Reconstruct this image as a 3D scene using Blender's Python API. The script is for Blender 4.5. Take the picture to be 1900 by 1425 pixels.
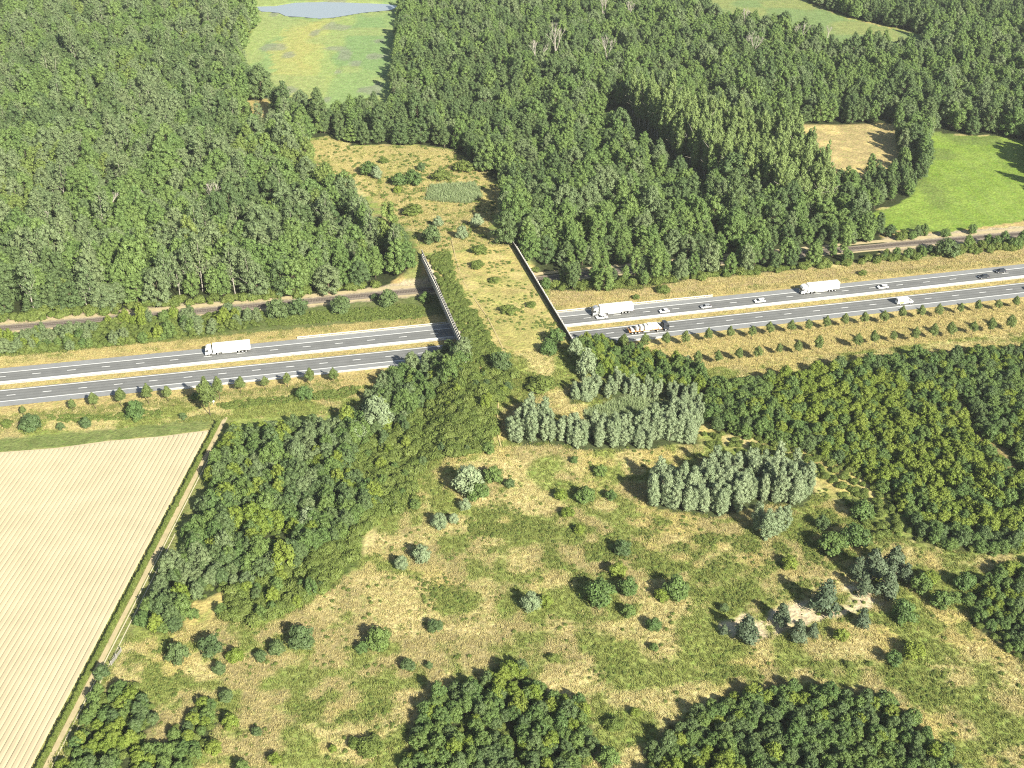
import bpy, math, random
import numpy as np
from mathutils import Vector, Matrix

for o in list(bpy.data.objects): bpy.data.objects.remove(o)
S = bpy.context.scene
R = math.radians

# ------------------------------------------------------------------ camera, sky, sun, exposure
CAM_H = 221.4
PITCH = math.atan(1353.5 / 2300.0)            # below the horizon
cd = bpy.data.cameras.new('camera'); cam = bpy.data.objects.new('camera', cd)
S.collection.objects.link(cam); S.camera = cam
cam.location = (0, 0, CAM_H); cam.rotation_euler = (math.pi / 2 - PITCH, 0, 0)
cd.sensor_width = 36; cd.lens = 36 * 2300 / 1900.0
cd.clip_start = 1; cd.clip_end = 20000
SUN_EL, SUN_AZ = R(31), R(148)                # azimuth clockwise from +Y
W = bpy.data.worlds.new('World'); S.world = W; W.use_nodes = True
nt = W.node_tree; bgn = nt.nodes['Background']
sk = nt.nodes.new('ShaderNodeTexSky'); sk.sky_type = 'NISHITA'; sk.sun_disc = False
sk.sun_elevation = SUN_EL; sk.sun_rotation = SUN_AZ; sk.air_density = 1.0; sk.dust_density = 1.0
nt.links.new(sk.outputs[0], bgn.inputs[0]); bgn.inputs[1].default_value = 0.05
ld = bpy.data.lights.new('sun', 'SUN'); sun = bpy.data.objects.new('sun', ld); S.collection.objects.link(sun)
ld.energy = 4.6; ld.angle = R(0.5); ld.color = (1.0, 0.95, 0.83)
tosun = Vector((math.sin(SUN_AZ) * math.cos(SUN_EL), math.cos(SUN_AZ) * math.cos(SUN_EL), math.sin(SUN_EL)))
sun.rotation_euler = (-tosun).to_track_quat('-Z', 'Y').to_euler(); sun.location = (60, -60, 400)
S.view_settings.view_transform = 'Standard'; S.view_settings.look = 'None'
S.view_settings.gamma = 1.0; S.view_settings.exposure = 1.3; S.view_settings.use_curve_mapping = False
S.render.engine = 'CYCLES'
S.cycles.use_denoising = False; S.cycles.filter_width = 1.15
S.cycles.max_bounces = 6; S.cycles.diffuse_bounces = 3; S.cycles.glossy_bounces = 2; S.cycles.transmission_bounces = 3
rng = np.random.default_rng(7)
random.seed(7)

# ------------------------------------------------------------------ terrain: two earth ramps leading on to the green bridge
DECK = 7.5
OX, OY = -15.4, 381.5
UX, UY = -0.2402, 0.9707                      # along the bridge, away from the camera
VX, VY = 0.9707, 0.2402                       # across the bridge, to the right
BLEN, BWID = 88.0, 38.0
def smooth(a):
    a = np.clip(a, 0, 1); return a * a * (3 - 2 * a)
def loc_tv(x, y): return (x - OX) * UX + (y - OY) * UY, (x - OX) * VX + (y - OY) * VY
def tv(t, v): return OX + t * UX + v * VX, OY + t * UY + v * VY
def vnoise(x, y, s, seed=0):
    x = np.asarray(x, float) / s + 371.3 * seed + 1000; y = np.asarray(y, float) / s + 113.7 * seed + 1000
    xi = np.floor(x).astype(np.int64); yi = np.floor(y).astype(np.int64); fx = x - xi; fy = y - yi
    def h(a, b):
        n = (a * 374761393 + b * 668265263 + seed * 2147483) & 0xffffffff
        n = ((n ^ (n >> 13)) * 1274126177) & 0xffffffff
        return ((n ^ (n >> 16)) & 0xffff) / 65535.0
    fx = fx * fx * (3 - 2 * fx); fy = fy * fy * (3 - 2 * fy)
    return (h(xi, yi) * (1 - fx) + h(xi + 1, yi) * fx) * (1 - fy) + (h(xi, yi + 1) * (1 - fx) + h(xi + 1, yi + 1) * fx) * fy
RA, RB, RC = 3.221e-5, 0.22046, 405.99        # lane line of the near carriageway, measured
def road_y(x): return RA * x * x + RB * x + RC
def road_off(x, y):
    return (y - road_y(x)) / np.sqrt(1 + (2 * RA * x + RB) ** 2)
def hgt(x, y):
    x = np.asarray(x, float); y = np.asarray(y, float)
    t, v = loc_tv(x, y)
    near = np.where(t <= 0, smooth((t + 90) / 90), 1 - smooth(t / 11))
    far = np.where(t >= BLEN, 1 - smooth((t - BLEN) / 80), 1 - smooth((BLEN - t) / 11))
    grow = np.where(t < 0, -t * 0.22, 0) + np.where(t > BLEN, (t - BLEN) * 0.15, 0)
    d = np.maximum(np.maximum(-v, v - BWID) - grow, 0)
    lat = 1 - smooth(d / 16)
    z = DECK * np.maximum(near, far) * lat
    off = road_off(x, y)
    fq = (x - FE0[0]) * FN[0] + (y - FE0[1]) * FN[1]
    rough = smooth((np.abs(off - 6) - 18) / 12) * smooth((760 - y) / 60) * smooth((fq - 7.5) / 8) * smooth((np.abs(t - 44) - 48) / 12)
    z = z + rough * ((vnoise(x, y, 23, 1) - .5) * 0.9 + (vnoise(x, y, 7, 2) - .5) * 0.35)
    return z
def surf(x, y):
    t, v = loc_tv(np.asarray(x, float), np.asarray(y, float))
    return np.where((t > 0) & (t < BLEN) & (v > 0) & (v < BWID), DECK, hgt(x, y))
cp, sp = math.cos(PITCH), math.sin(PITCH)
def G0(px, py, z=0.0):
    """survey of the photograph: where the sight line through a photo point meets the height z"""
    dx = (np.asarray(px, float) - 950) / 2300; dy = -(np.asarray(py, float) - 712.5) / 2300
    t = (CAM_H - z) / (sp - dy * cp)
    return dx * t, (cp + dy * sp) * t
_a, _b = np.array(G0(388, 797)), np.array(G0(70, 1400)); _d = (_a - _b) / np.linalg.norm(_a - _b)
FE0, FN = _a, np.array([_d[1], -_d[0]])         # straight edge of the ploughed field and its normal
def G(px, py):
    z = 4.0
    for i in range(14):
        x, y = G0(px, py, z); z = 0.5 * z + 0.5 * surf(x, y)
    x, y = G0(px, py, z)
    return x, y
def G3(px, py):
    x, y = G(px, py); return float(x), float(y), float(surf(x, y))
def poly(pts):
    a = np.array(pts, float); x, y = G(a[:, 0], a[:, 1]); return np.stack([x, y], 1)
def inside(P, x, y):
    x = np.asarray(x); y = np.asarray(y); r = np.zeros(x.shape, bool); n = len(P); j = n - 1
    for i in range(n):
        xi, yi = P[i]; xj, yj = P[j]
        if yi != yj:
            r ^= ((yi > y) != (yj > y)) & (x < (xj - xi) * (y - yi) / (yj - yi) + xi)
        j = i
    return r
def px_per_m(y): return (y + 641) * cp / CAM_H

# ------------------------------------------------------------------ helpers
COL = S.collection
def mesh_obj(name, v, f, mats, midx=None, parent=None, smoothf=False, link=True, tint=None):
    me = bpy.data.meshes.new(name)
    me.from_pydata([tuple(map(float, p)) for p in v] if not isinstance(v, np.ndarray) else v.tolist(), [], f if not isinstance(f, np.ndarray) else f.tolist())
    for m in (mats if isinstance(mats, (list, tuple)) else [mats]): me.materials.append(m)
    if midx is not None: me.polygons.foreach_set('material_index', np.asarray(midx, np.int32))
    if smoothf: me.polygons.foreach_set('use_smooth', np.ones(len(me.polygons), bool))
    if tint is not None:
        a = me.attributes.new('tint', 'FLOAT', 'FACE'); a.data.foreach_set('value', np.asarray(tint, np.float32))
    me.update()
    o = bpy.data.objects.new(name, me)
    if link: COL.objects.link(o)
    if parent is not None: o.parent = parent
    return o
def tag(o, label=None, cat=None, group=None, kind=None):
    if label: o['label'] = label
    if cat: o['category'] = cat
    if group: o['group'] = group
    if kind: o['kind'] = kind
    return o
def empty(name, loc, rz=0.0):
    o = bpy.data.objects.new(name, None); COL.objects.link(o); o.empty_display_size = 0.5
    o.location = loc; o.rotation_euler = (0, 0, rz); return o
class MB:
    def __init__(s): s.v = []; s.f = []; s.m = []
    def add(s, v, f, m=0):
        b = len(s.v); s.v += [tuple(p) for p in v]; s.f += [tuple(i + b for i in q) for q in f]; s.m += [m] * len(f); return s
    def box(s, x0, x1, y0, y1, z0, z1, m=0, tx=0, ty=0):
        v = [(x0, y0, z0), (x1, y0, z0), (x1, y1, z0), (x0, y1, z0), (x0 + tx, y0 + ty, z1), (x1 - tx, y0 + ty, z1), (x1 - tx, y1 - ty, z1), (x0 + tx, y1 - ty, z1)]
        return s.add(v, [(3, 2, 1, 0), (4, 5, 6, 7), (0, 1, 5, 4), (1, 2, 6, 5), (2, 3, 7, 6), (3, 0, 4, 7)], m)
    def prism(s, prof, y0, y1, m=0, inset=0.0):
        """closed x-z outline swept across the width y0..y1"""
        n = len(prof)
        v = [(x, y0, z) for x, z in prof] + [(x, y1, z) for x, z in prof]
        f = [tuple(range(n)), tuple(range(2 * n - 1, n - 1, -1))] + [(i, n + i, n + (i + 1) % n, (i + 1) % n) for i in range(n)]
        return s.add(v, f, m)
    def cyl(s, c, r, h, ax='y', n=12, m=0, r2=None):
        r2 = r if r2 is None else r2; v = []
        for k, (q, rr) in enumerate(((-h / 2, r), (h / 2, r2))):
            for i in range(n):
                a = 2 * math.pi * i / n; p, w = rr * math.cos(a), rr * math.sin(a)
                v.append({'y': (c[0] + p, c[1] + q, c[2] + w), 'z': (c[0] + p, c[1] + w, c[2] + q), 'x': (c[0] + q, c[1] + p, c[2] + w)}[ax])
        f = [tuple(range(n)), tuple(range(2 * n - 1, n - 1, -1))] + [(i, n + i, n + (i + 1) % n, (i + 1) % n) for i in range(n)]
        return s.add(v, f, m)
    def tube(s, a, b, r0, r1, n=6, m=0):
        a = Vector(a); b = Vector(b); d = (b - a).normalized(); p = d.orthogonal().normalized(); q = d.cross(p)
        v = []
        for c, r in ((a, r0), (b, r1)):
            for i in range(n):
                g = 2 * math.pi * i / n; v.append(tuple(c + p * (r * math.cos(g)) + q * (r * math.sin(g))))
        return s.add(v, [(i, (i + 1) % n, n + (i + 1) % n, n + i) for i in range(n)] + [tuple(range(n, 2 * n))], m)
    def build(s, name, mats, parent=None, bevel=0.0, smoothf=False, link=True):
        o = mesh_obj(name, s.v, s.f, mats, s.m, parent, smoothf, link)
        if bevel:
            b = o.modifiers.new('bevel', 'BEVEL'); b.width = bevel; b.segments = 2; b.limit_method = 'ANGLE'
        return o

# ------------------------------------------------------------------ materials
def newmat(name):
    m = bpy.data.materials.new(name); m.use_nodes = True; m.node_tree.nodes.clear(); return m, m.node_tree.nodes, m.node_tree.links
def paint(name, col, rough=0.5, spec=0.5, metal=0.0, var=0.08, scale=3.0, bump=0.0):
    m, N, L = newmat(name)
    out = N.new('ShaderNodeOutputMaterial'); p = N.new('ShaderNodeBsdfPrincipled'); L.new(p.outputs[0], out.inputs[0])
    tc = N.new('ShaderNodeTexCoord'); nz = N.new('ShaderNodeTexNoise'); nz.inputs['Scale'].default_value = scale; nz.inputs['Detail'].default_value = 5
    L.new(tc.outputs['Object'], nz.inputs['Vector'])
    mr = N.new('ShaderNodeMapRange'); mr.inputs[1].default_value = 0.25; mr.inputs[2].default_value = 0.75
    mr.inputs[3].default_value = 1 - var; mr.inputs[4].default_value = 1 + var; L.new(nz.outputs[0], mr.inputs[0])
    mx = N.new('ShaderNodeVectorMath'); mx.operation = 'SCALE'; mx.inputs[0].default_value = col[:3]; L.new(mr.outputs[0], mx.inputs['Scale'])
    L.new(mx.outputs[0], p.inputs['Base Color'])
    p.inputs['Roughness'].default_value = rough; p.inputs['Metallic'].default_value = metal; p.inputs['Specular IOR Level'].default_value = spec
    if bump:
        b = N.new('ShaderNodeBump'); b.inputs['Strength'].default_value = bump; b.inputs['Distance'].default_value = 0.2
        L.new(nz.outputs[0], b.inputs['Height']); L.new(b.outputs[0], p.inputs['Normal'])
    return m
def leafmat(name, col, col2, var=0.28, trans=0.22):
    """leaves: colour runs between two greens from plant to plant, lighter and darker from leaf clump to leaf clump"""
    m, N, L = newmat(name)
    out = N.new('ShaderNodeOutputMaterial'); oi = N.new('ShaderNodeObjectInfo')
    mix = N.new('ShaderNodeMix'); mix.data_type = 'RGBA'; mix.inputs[6].default_value = (*col, 1); mix.inputs[7].default_value = (*col2, 1)
    L.new(oi.outputs['Random'], mix.inputs[0])
    at = N.new('ShaderNodeAttribute'); at.attribute_name = 'tint'
    mr = N.new('ShaderNodeMapRange'); mr.inputs[3].default_value = 1 - var; mr.inputs[4].default_value = 1 + var; L.new(at.outputs['Fac'], mr.inputs[0])
    sc = N.new('ShaderNodeVectorMath'); sc.operation = 'SCALE'; L.new(mix.outputs[2], sc.inputs[0]); L.new(mr.outputs[0], sc.inputs['Scale'])
    p = N.new('ShaderNodeBsdfPrincipled'); L.new(sc.outputs[0], p.inputs['Base Color']); p.inputs['Roughness'].default_value = 0.55; p.inputs['Specular IOR Level'].default_value = 0.25
    t = N.new('ShaderNodeBsdfTranslucent'); hs = N.new('ShaderNodeHueSaturation'); hs.inputs['Hue'].default_value = 0.48; hs.inputs['Saturation'].default_value = 1.15; hs.inputs['Value'].default_value = 1.2
    L.new(sc.outputs[0], hs.inputs['Color']); L.new(hs.outputs[0], t.inputs['Color'])
    ms = N.new('ShaderNodeMixShader'); ms.inputs[0].default_value = trans; L.new(p.outputs[0], ms.inputs[1]); L.new(t.outputs[0], ms.inputs[2])
    L.new(ms.outputs[0], out.inputs[0])
    return m
M = {}
M['forest_a'] = leafmat('mid_green_leaves', (0.132, 0.208, 0.060), (0.172, 0.246, 0.070))
M['forest_b'] = leafmat('blue_green_leaves', (0.099, 0.153, 0.056), (0.132, 0.186, 0.067))
M['forest_c'] = leafmat('yellow_green_leaves', (0.165, 0.229, 0.059), (0.195, 0.250, 0.067))
M['forest_d'] = leafmat('dull_green_leaves', (0.152, 0.210, 0.090), (0.189, 0.239, 0.107))
M['poplar'] = leafmat('poplar_leaves', (0.175, 0.240, 0.078), (0.205, 0.270, 0.088))
M['thicket'] = leafmat('dark_thicket_leaves', (0.107, 0.176, 0.052), (0.151, 0.218, 0.058))
M['bright'] = leafmat('fresh_green_leaves', (0.164, 0.228, 0.036), (0.217, 0.270, 0.049))
M['low'] = leafmat('scrub_leaves', (0.130, 0.180, 0.040), (0.175, 0.218, 0.054))
M['silver'] = leafmat('silver_leaves', (0.200, 0.258, 0.132), (0.260, 0.318, 0.172), var=0.22, trans=0.1)
M['pine'] = leafmat('pine_needles', (0.090, 0.128, 0.070), (0.115, 0.150, 0.080), trans=0.05)
M['young'] = leafmat('young_tree_leaves', (0.128, 0.177, 0.049), (0.159, 0.201, 0.061))
M['brown'] = leafmat('dull_brown_leaves', (0.16, 0.14, 0.085), (0.19, 0.16, 0.095))
M['straw'] = leafmat('dry_grass_blades', (0.39, 0.345, 0.145), (0.48, 0.42, 0.19), var=0.16, trans=0.15)
M['sedge'] = leafmat('green_grass_blades', (0.19, 0.225, 0.058), (0.26, 0.28, 0.082), var=0.18, trans=0.2)
M['reed'] = leafmat('reed_blades', (0.24, 0.31, 0.14), (0.30, 0.36, 0.18), var=0.2, trans=0.2)
M['bark'] = paint('bark', (0.12, 0.095, 0.065), 0.9, 0.1, var=0.3)
M['pale_bark'] = paint('pale_bark', (0.36, 0.33, 0.27), 0.8, 0.2, var=0.25)
M['asphalt'] = paint('asphalt', (0.190, 0.192, 0.182), 0.85, 0.3, var=0.12, scale=0.25)
M['shoulder'] = paint('pale_asphalt', (0.25, 0.255, 0.248), 0.85, 0.3, var=0.1, scale=0.3)
M['marking'] = paint('road_paint', (0.74, 0.74, 0.70), 0.6, 0.4, var=0.1, scale=1.2)
M['concrete'] = paint('concrete', (0.55, 0.53, 0.47), 0.85, 0.3, var=0.12, scale=0.6, bump=0.1)
M['grey_concrete'] = paint('weathered_concrete', (0.20, 0.20, 0.17), 0.9, 0.3, var=0.25, scale=0.5)
M['stained'] = paint('stained_concrete', (0.11, 0.115, 0.085), 0.9, 0.3, var=0.35, scale=0.7)
M['worn'] = paint('worn_grass_path', (0.46, 0.38, 0.18), 0.95, 0.1, var=0.2, scale=0.8)
M['dark_panel'] = paint('dark_screen_boards', (0.035, 0.038, 0.032), 0.8, 0.2, var=0.25, scale=1.5)
M['steel'] = paint('galvanised_steel', (0.62, 0.62, 0.58), 0.55, 0.5, metal=0.25, var=0.1)
M['white'] = paint('white_vehicle_paint', (0.82, 0.82, 0.80), 0.3, 0.5, var=0.03)
M['tarp'] = paint('white_curtain', (0.82, 0.82, 0.79), 0.6, 0.3, var=0.04, scale=1.0, bump=0.1)
M['silver_paint'] = paint('silver_vehicle_paint', (0.50, 0.51, 0.51), 0.3, 0.5, metal=0.4, var=0.03)
M['dark_paint'] = paint('dark_vehicle_paint', (0.035, 0.04, 0.05), 0.25, 0.6, var=0.05)
M['glass'] = paint('vehicle_glass', (0.015, 0.018, 0.02), 0.1, 0.6, var=0.02)
M['tyre'] = paint('tyre_rubber', (0.02, 0.02, 0.02), 0.9, 0.2, var=0.1)
M['chassis'] = paint('chassis_black', (0.03, 0.03, 0.032), 0.7, 0.3, var=0.1)
M['rim'] = paint('wheel_rim', (0.55, 0.55, 0.54), 0.4, 0.5, metal=0.4, var=0.03)
M['orange'] = paint('orange_frame_paint', (0.50, 0.25, 0.07), 0.6, 0.4, var=0.1)
M['yellow'] = paint('yellow_print', (0.75, 0.60, 0.17), 0.5, 0.4, var=0.04)
M['red'] = paint('tail_lamp', (0.4, 0.02, 0.02), 0.3, 0.5)
M['lamp'] = paint('head_lamp', (0.7, 0.72, 0.72), 0.15, 0.6)
M['ballast'] = paint('ballast', (0.25, 0.21, 0.16), 0.95, 0.2, var=0.25, scale=1.0)
M['rail'] = paint('rail_steel', (0.11, 0.085, 0.07), 0.6, 0.5, metal=0.3, var=0.1)
M['sleeper'] = paint('sleeper', (0.16, 0.14, 0.12), 0.9, 0.2, var=0.2)
M['sand'] = paint('sand_path', (0.47, 0.39, 0.225), 0.95, 0.1, var=0.14, scale=0.5)
M['rut'] = paint('pale_track_rut', (0.60, 0.53, 0.36), 0.95, 0.1, var=0.1, scale=0.6)
M['white_sand'] = paint('bare_sand', (0.60, 0.48, 0.30), 0.95, 0.1, var=0.14, scale=0.4, bump=0.3)
M['wood'] = paint('grey_wood', (0.38, 0.36, 0.32), 0.8, 0.2, var=0.2)

# ground: colour of what grows comes from the survey, fine mottling from noise
def ground_mat():
    m, N, L = newmat('ground_cover')
    out = N.new('ShaderNodeOutputMaterial'); p = N.new('ShaderNodeBsdfPrincipled'); p.inputs['Roughness'].default_value = 0.95; p.inputs['Specular IOR Level'].default_value = 0.1
    L.new(p.outputs[0], out.inputs[0])
    at = N.new('ShaderNodeAttribute'); at.attribute_name = 'cover'
    geo = N.new('ShaderNodeNewGeometry')
    def noise(sc, det):
        n = N.new('ShaderNodeTexNoise'); n.inputs['Scale'].default_value = sc; n.inputs['Detail'].default_value = det; L.new(geo.outputs['Position'], n.inputs['Vector']); return n
    n1, n2, n3 = noise(0.9, 6), noise(0.22, 6), noise(3.0, 4)
    def rng_(n, a, b, lo=.3, hi=.7):
        r = N.new('ShaderNodeMapRange'); r.inputs[1].default_value = lo; r.inputs[2].default_value = hi; r.inputs[3].default_value = a; r.inputs[4].default_value = b; L.new(n.outputs[0], r.inputs[0]); return r
    a, b, c = rng_(n1, .72, 1.25), rng_(n2, .82, 1.16), rng_(n3, .75, 1.2)
    mu = N.new('ShaderNodeMath'); mu.operation = 'MULTIPLY'; L.new(a.outputs[0], mu.inputs[0]); L.new(b.outputs[0], mu.inputs[1])
    mu2 = N.new('ShaderNodeMath'); mu2.operation = 'MULTIPLY'; L.new(mu.outputs[0], mu2.inputs[0]); L.new(c.outputs[0], mu2.inputs[1])
    sc = N.new('ShaderNodeVectorMath'); sc.operation = 'SCALE'; L.new(at.outputs['Color'], sc.inputs[0]); L.new(mu2.outputs[0], sc.inputs['Scale'])
    # green growth showing through in small patches
    n4 = noise(0.45, 7); g = rng_(n4, 0, 0.6, .5, .68)
    mx = N.new('ShaderNodeMix'); mx.data_type = 'RGBA'; mx.blend_type = 'MULTIPLY'; mx.inputs[7].default_value = (0.62, 0.85, 0.55, 1)
    L.new(g.outputs[0], mx.inputs[0]); L.new(sc.outputs[0], mx.inputs[6]); L.new(mx.outputs[2], p.inputs['Base Color'])
    bp = N.new('ShaderNodeBump'); bp.inputs['Strength'].default_value = 0.7; bp.inputs['Distance'].default_value = 0.5
    L.new(n1.outputs[0], bp.inputs['Height']); L.new(bp.outputs[0], p.inputs['Normal'])
    return m
M['ground'] = ground_mat()
def water_mat():
    m, N, L = newmat('pond_water')
    out = N.new('ShaderNodeOutputMaterial'); p = N.new('ShaderNodeBsdfPrincipled'); L.new(p.outputs[0], out.inputs[0])
    p.inputs['Base Color'].default_value = (0.32, 0.36, 0.36, 1); p.inputs['Roughness'].default_value = 0.12; p.inputs['Specular IOR Level'].default_value = 1.0
    n = N.new('ShaderNodeTexNoise'); n.inputs['Scale'].default_value = 0.6; b = N.new('ShaderNodeBump'); b.inputs['Strength'].default_value = 0.02
    geo = N.new('ShaderNodeNewGeometry'); L.new(geo.outputs['Position'], n.inputs['Vector']); L.new(n.outputs[0], b.inputs['Height']); L.new(b.outputs[0], p.inputs['Normal'])
    return m
M['water'] = water_mat()

# ------------------------------------------------------------------ survey of the zones (photo points turned into ground polygons)
POND = poly([(470, 12), (512, 10.5), (547, 4.5), (601, 3), (655, 4.5), (719, 7), (741, 11), (725, 18), (673, 23), (619, 32), (592, 34), (556, 30.5), (531, 29.5), (517, 23), (485, 20.6)])
MEADOW_TOP = poly([(400, -60), (760, -60), (745, 40), (735, 110), (726, 200), (640, 222), (560, 208), (500, 182), (474, 165), (446, 150), (446, 90), (470, 50)])
MYEL = poly([(500, 95), (540, 42), (605, 42), (602, 110), (578, 160), (562, 205), (530, 198), (512, 150)]); MGREEN = poly([(612, 40), (700, 24), (722, 60), (716, 140), (650, 118), (596, 150), (604, 90)])
DRYPATCH = poly([(446, 188), (500, 183), (498, 240), (470, 240), (446, 226)])
CLEAR2 = poly([(577, 262), (612, 252), (650, 272), (770, 270), (830, 277), (865, 297), (928, 345), (922, 392), (905, 425), (912, 452), (955, 456), (780, 470), (765, 425), (722, 400), (690, 365), (650, 340), (602, 320), (580, 290)])
STRIP_TR = poly([(1230, -60), (1275, 26), (1330, 40), (1400, 52), (1480, 72), (1560, 94), (1640, 110), (1705, 102), (1712, 66), (1640, 50), (1570, 34), (1500, 8), (1470, -60)])
GREENF = poly([(1716, 241), (1713, 310), (1692, 366), (1640, 388), (1578, 408), (1620, 428), (1760, 430), (1818, 422), (1900, 410), (1990, 400), (1925, 345), (1912, 300), (1902, 262), (1846, 252), (1765, 250)])
BROWNF = poly([(1470, 232), (1529, 231), (1660, 229), (1672, 300), (1640, 322), (1552, 345), (1500, 330)])
LW = poly([(-90, -75), (440, -75), (471, 45), (448, 88), (446, 150), (470, 168), (500, 182), (482, 186), (452, 190), (444, 226), (470, 242), (500, 241), (560, 248), (574, 264), (573, 300), (588, 335), (632, 364), (666, 392), (692, 428), (728, 458), (752, 480), (760, 498), (740, 512), (705, 533), (600, 545), (500, 551), (330, 563), (200, 577), (0, 592), (-90, 600)])
RW = poly([(745, -75), (742, 40), (734, 110), (725, 205), (690, 219), (640, 226), (600, 221), (560, 213), (508, 211), (501, 240), (575, 256), (612, 250), (650, 270), (770, 268), (832, 275), (868, 296), (932, 345), (940, 398), (928, 432), (934, 455), (962, 458), (985, 492), (1000, 518), (1020, 536), (1100, 540), (1170, 537), (1230, 526), (1290, 516), (1400, 508), (1542, 491), (1626, 482), (1650, 455), (1640, 436), (1615, 428), (1590, 412), (1640, 386), (1690, 372), (1716, 330), (1722, 246), (1846, 250), (1902, 262), (1912, 300), (1925, 345), (1990, 400), (2060, 300), (2010, -75), (1475, -75), (1505, 6), (1575, 32), (1645, 48), (1716, 64), (1708, 104), (1640, 112), (1560, 96), (1480, 74), (1400, 54), (1330, 42), (1270, 28), (1225, -75)])
POP = poly([(1160, 208), (1480, 300), (1545, 392), (1470, 405), (1330, 348), (1250, 295)])
GAP = poly([(1095, 215), (1160, 200), (1300, 250), (1480, 300), (1550, 392), (1470, 405), (1325, 352), (1280, 345), (1215, 300), (1120, 245)])
SL = poly([(-90, 640), (0, 630), (110, 612), (230, 594), (330, 590), (440, 580), (486, 590), (480, 606), (410, 616), (300, 634), (150, 648), (0, 660), (-90, 668)])
FR = poly([(1305, 715), (1380, 712), (1480, 697), (1650, 670), (1900, 647), (1990, 637), (1990, 1017), (1870, 1028), (1750, 1022), (1690, 1000), (1665, 940), (1620, 897), (1565, 868), (1495, 840), (1410, 817), (1330, 802), (1302, 765)])
FRB = poly([(1440, 690), (1600, 690), (1680, 715), (1770, 745), (1800, 805), (1860, 840), (1900, 900), (1900, 1000), (1700, 980), (1600, 880), (1480, 800), (1420, 740)])
FRRIDE = poly([(1765, 735), (1782, 735), (1792, 765), (1815, 805), (1870, 840), (1905, 890), (1895, 900), (1855, 855), (1800, 815), (1778, 770)])
BR = poly([(1072, 640), (1120, 632), (1170, 645), (1210, 660), (1280, 680), (1315, 700), (1300, 735), (1200, 718), (1105, 700), (1065, 668)])
LLT = poly([(430, 805), (520, 797), (600, 790), (660, 770), (700, 722), (760, 690), (800, 672), (850, 662), (868, 680), (810, 740), (740, 790), (670, 830), (640, 880), (700, 930), (690, 955), (640, 1010), (560, 1040), (480, 1090), (420, 1095), (400, 1100), (360, 1120), (330, 1170), (255, 1170), (290, 1100), (340, 1015), (378, 925), (408, 865)])
LLL = poly([(868, 670), (890, 690), (955, 690), (950, 725), (915, 758), (922, 800), (900, 838), (860, 848), (800, 852), (772, 900), (772, 945), (705, 960), (668, 1000), (660, 1040), (620, 1085), (560, 1125), (470, 1165), (405, 1150), (430, 1090), (480, 1085), (560, 1035), (640, 1005), (690, 950), (700, 930), (640, 880), (670, 830), (740, 790), (810, 740)])
DKB = poly([(797, 478), (835, 470), (850, 530), (890, 590), (922, 650), (955, 690), (890, 690), (868, 662), (835, 585)])
B1 = poly([(800, 1295), (870, 1280), (905, 1255), (945, 1230), (985, 1255), (1010, 1285), (1080, 1315), (1105, 1350), (1100, 1400), (1060, 1470), (780, 1470), (740, 1420), (770, 1370)])
B2 = poly([(1270, 1340), (1330, 1300), (1440, 1280), (1530, 1290), (1640, 1305), (1680, 1335), (1760, 1395), (1800, 1470), (1190, 1470), (1205, 1400)])
B3 = poly([(150, 1335), (190, 1280), (250, 1275), (285, 1305), (290, 1350), (250, 1395), (290, 1400), (330, 1345), (385, 1295), (410, 1335), (375, 1390), (330, 1470), (95, 1470), (115, 1420)])
B4 = poly([(1795, 1110), (1845, 1065), (1900, 1052), (1990, 1040), (1990, 1235), (1900, 1228), (1850, 1195), (1800, 1155)])
W1A = poly([(1045, 735), (1080, 722), (1180, 722), (1240, 725), (1300, 745), (1305, 790), (1285, 800), (1262, 760), (1230, 742), (1150, 742), (1060, 748)])
W1B = poly([(945, 805), (985, 770), (1010, 775), (1040, 800), (1100, 808), (1200, 795), (1262, 770), (1298, 790), (1285, 825), (1200, 832), (1150, 836), (1060, 830), (1010, 822), (985, 826), (950, 822)])
W2 = poly([(1202, 900), (1285, 905), (1300, 885), (1400, 872), (1480, 872), (1512, 910), (1490, 940), (1430, 932), (1370, 953), (1320, 960), (1280, 952), (1215, 945), (1200, 930)])
REEDS = poly([(1085, 765), (1150, 742), (1235, 745), (1262, 760), (1190, 795), (1090, 800)])
SANDP = [poly(p) for p in ([(1330, 1158), (1375, 1140), (1412, 1152), (1436, 1180), (1400, 1186), (1350, 1180)], [(1418, 1140), (1470, 1118), (1505, 1108), (1530, 1140), (1590, 1114), (1645, 1110), (1560, 1142), (1500, 1160), (1440, 1176)], [(1560, 1085), (1600, 1085), (1625, 1110), (1585, 1115)])]
STUBBLE = poly([(-120, 838), (0, 815), (200, 797), (300, 785), (395, 765), (430, 785), (410, 800), (388, 798), (300, 809), (200, 818), (100, 831), (0, 839), (-120, 860)])
GREENP = [poly(p) for p in ([(850, 920), (960, 940), (1000, 975), (960, 1000), (860, 1000)], [(1000, 980), (1150, 985), (1200, 1040), (1100, 1085), (1010, 1060)], [(1180, 960), (1400, 990), (1520, 1010), (1540, 1080), (1400, 1140), (1290, 1110), (1200, 1050)], [(760, 1070), (860, 1075), (880, 1120), (800, 1140)], [(1430, 1010), (1560, 940), (1640, 930), (1680, 1000), (1600, 1040), (1480, 1040)], [(1500, 920), (1560, 890), (1640, 950), (1600, 1000), (1520, 960)], [(1330, 1210), (1380, 1200), (1370, 1260), (1310, 1260)], [(1630, 1250), (1760, 1240), (1800, 1330), (1700, 1300)], [(240, 1210), (330, 1200), (350, 1290), (280, 1300)], [(1080, 1260), (1160, 1215), (1180, 1260)], [(950, 700), (1000, 690), (1040, 715), (1010, 728), (960, 720)], [(985, 590), (1030, 600), (1045, 640), (1000, 630)], [(700, 340), (800, 330), (900, 345), (880, 375), (780, 372)], [(900, 1270), (800, 1300), (560, 1290), (540, 1330), (760, 1360)])]
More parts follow.
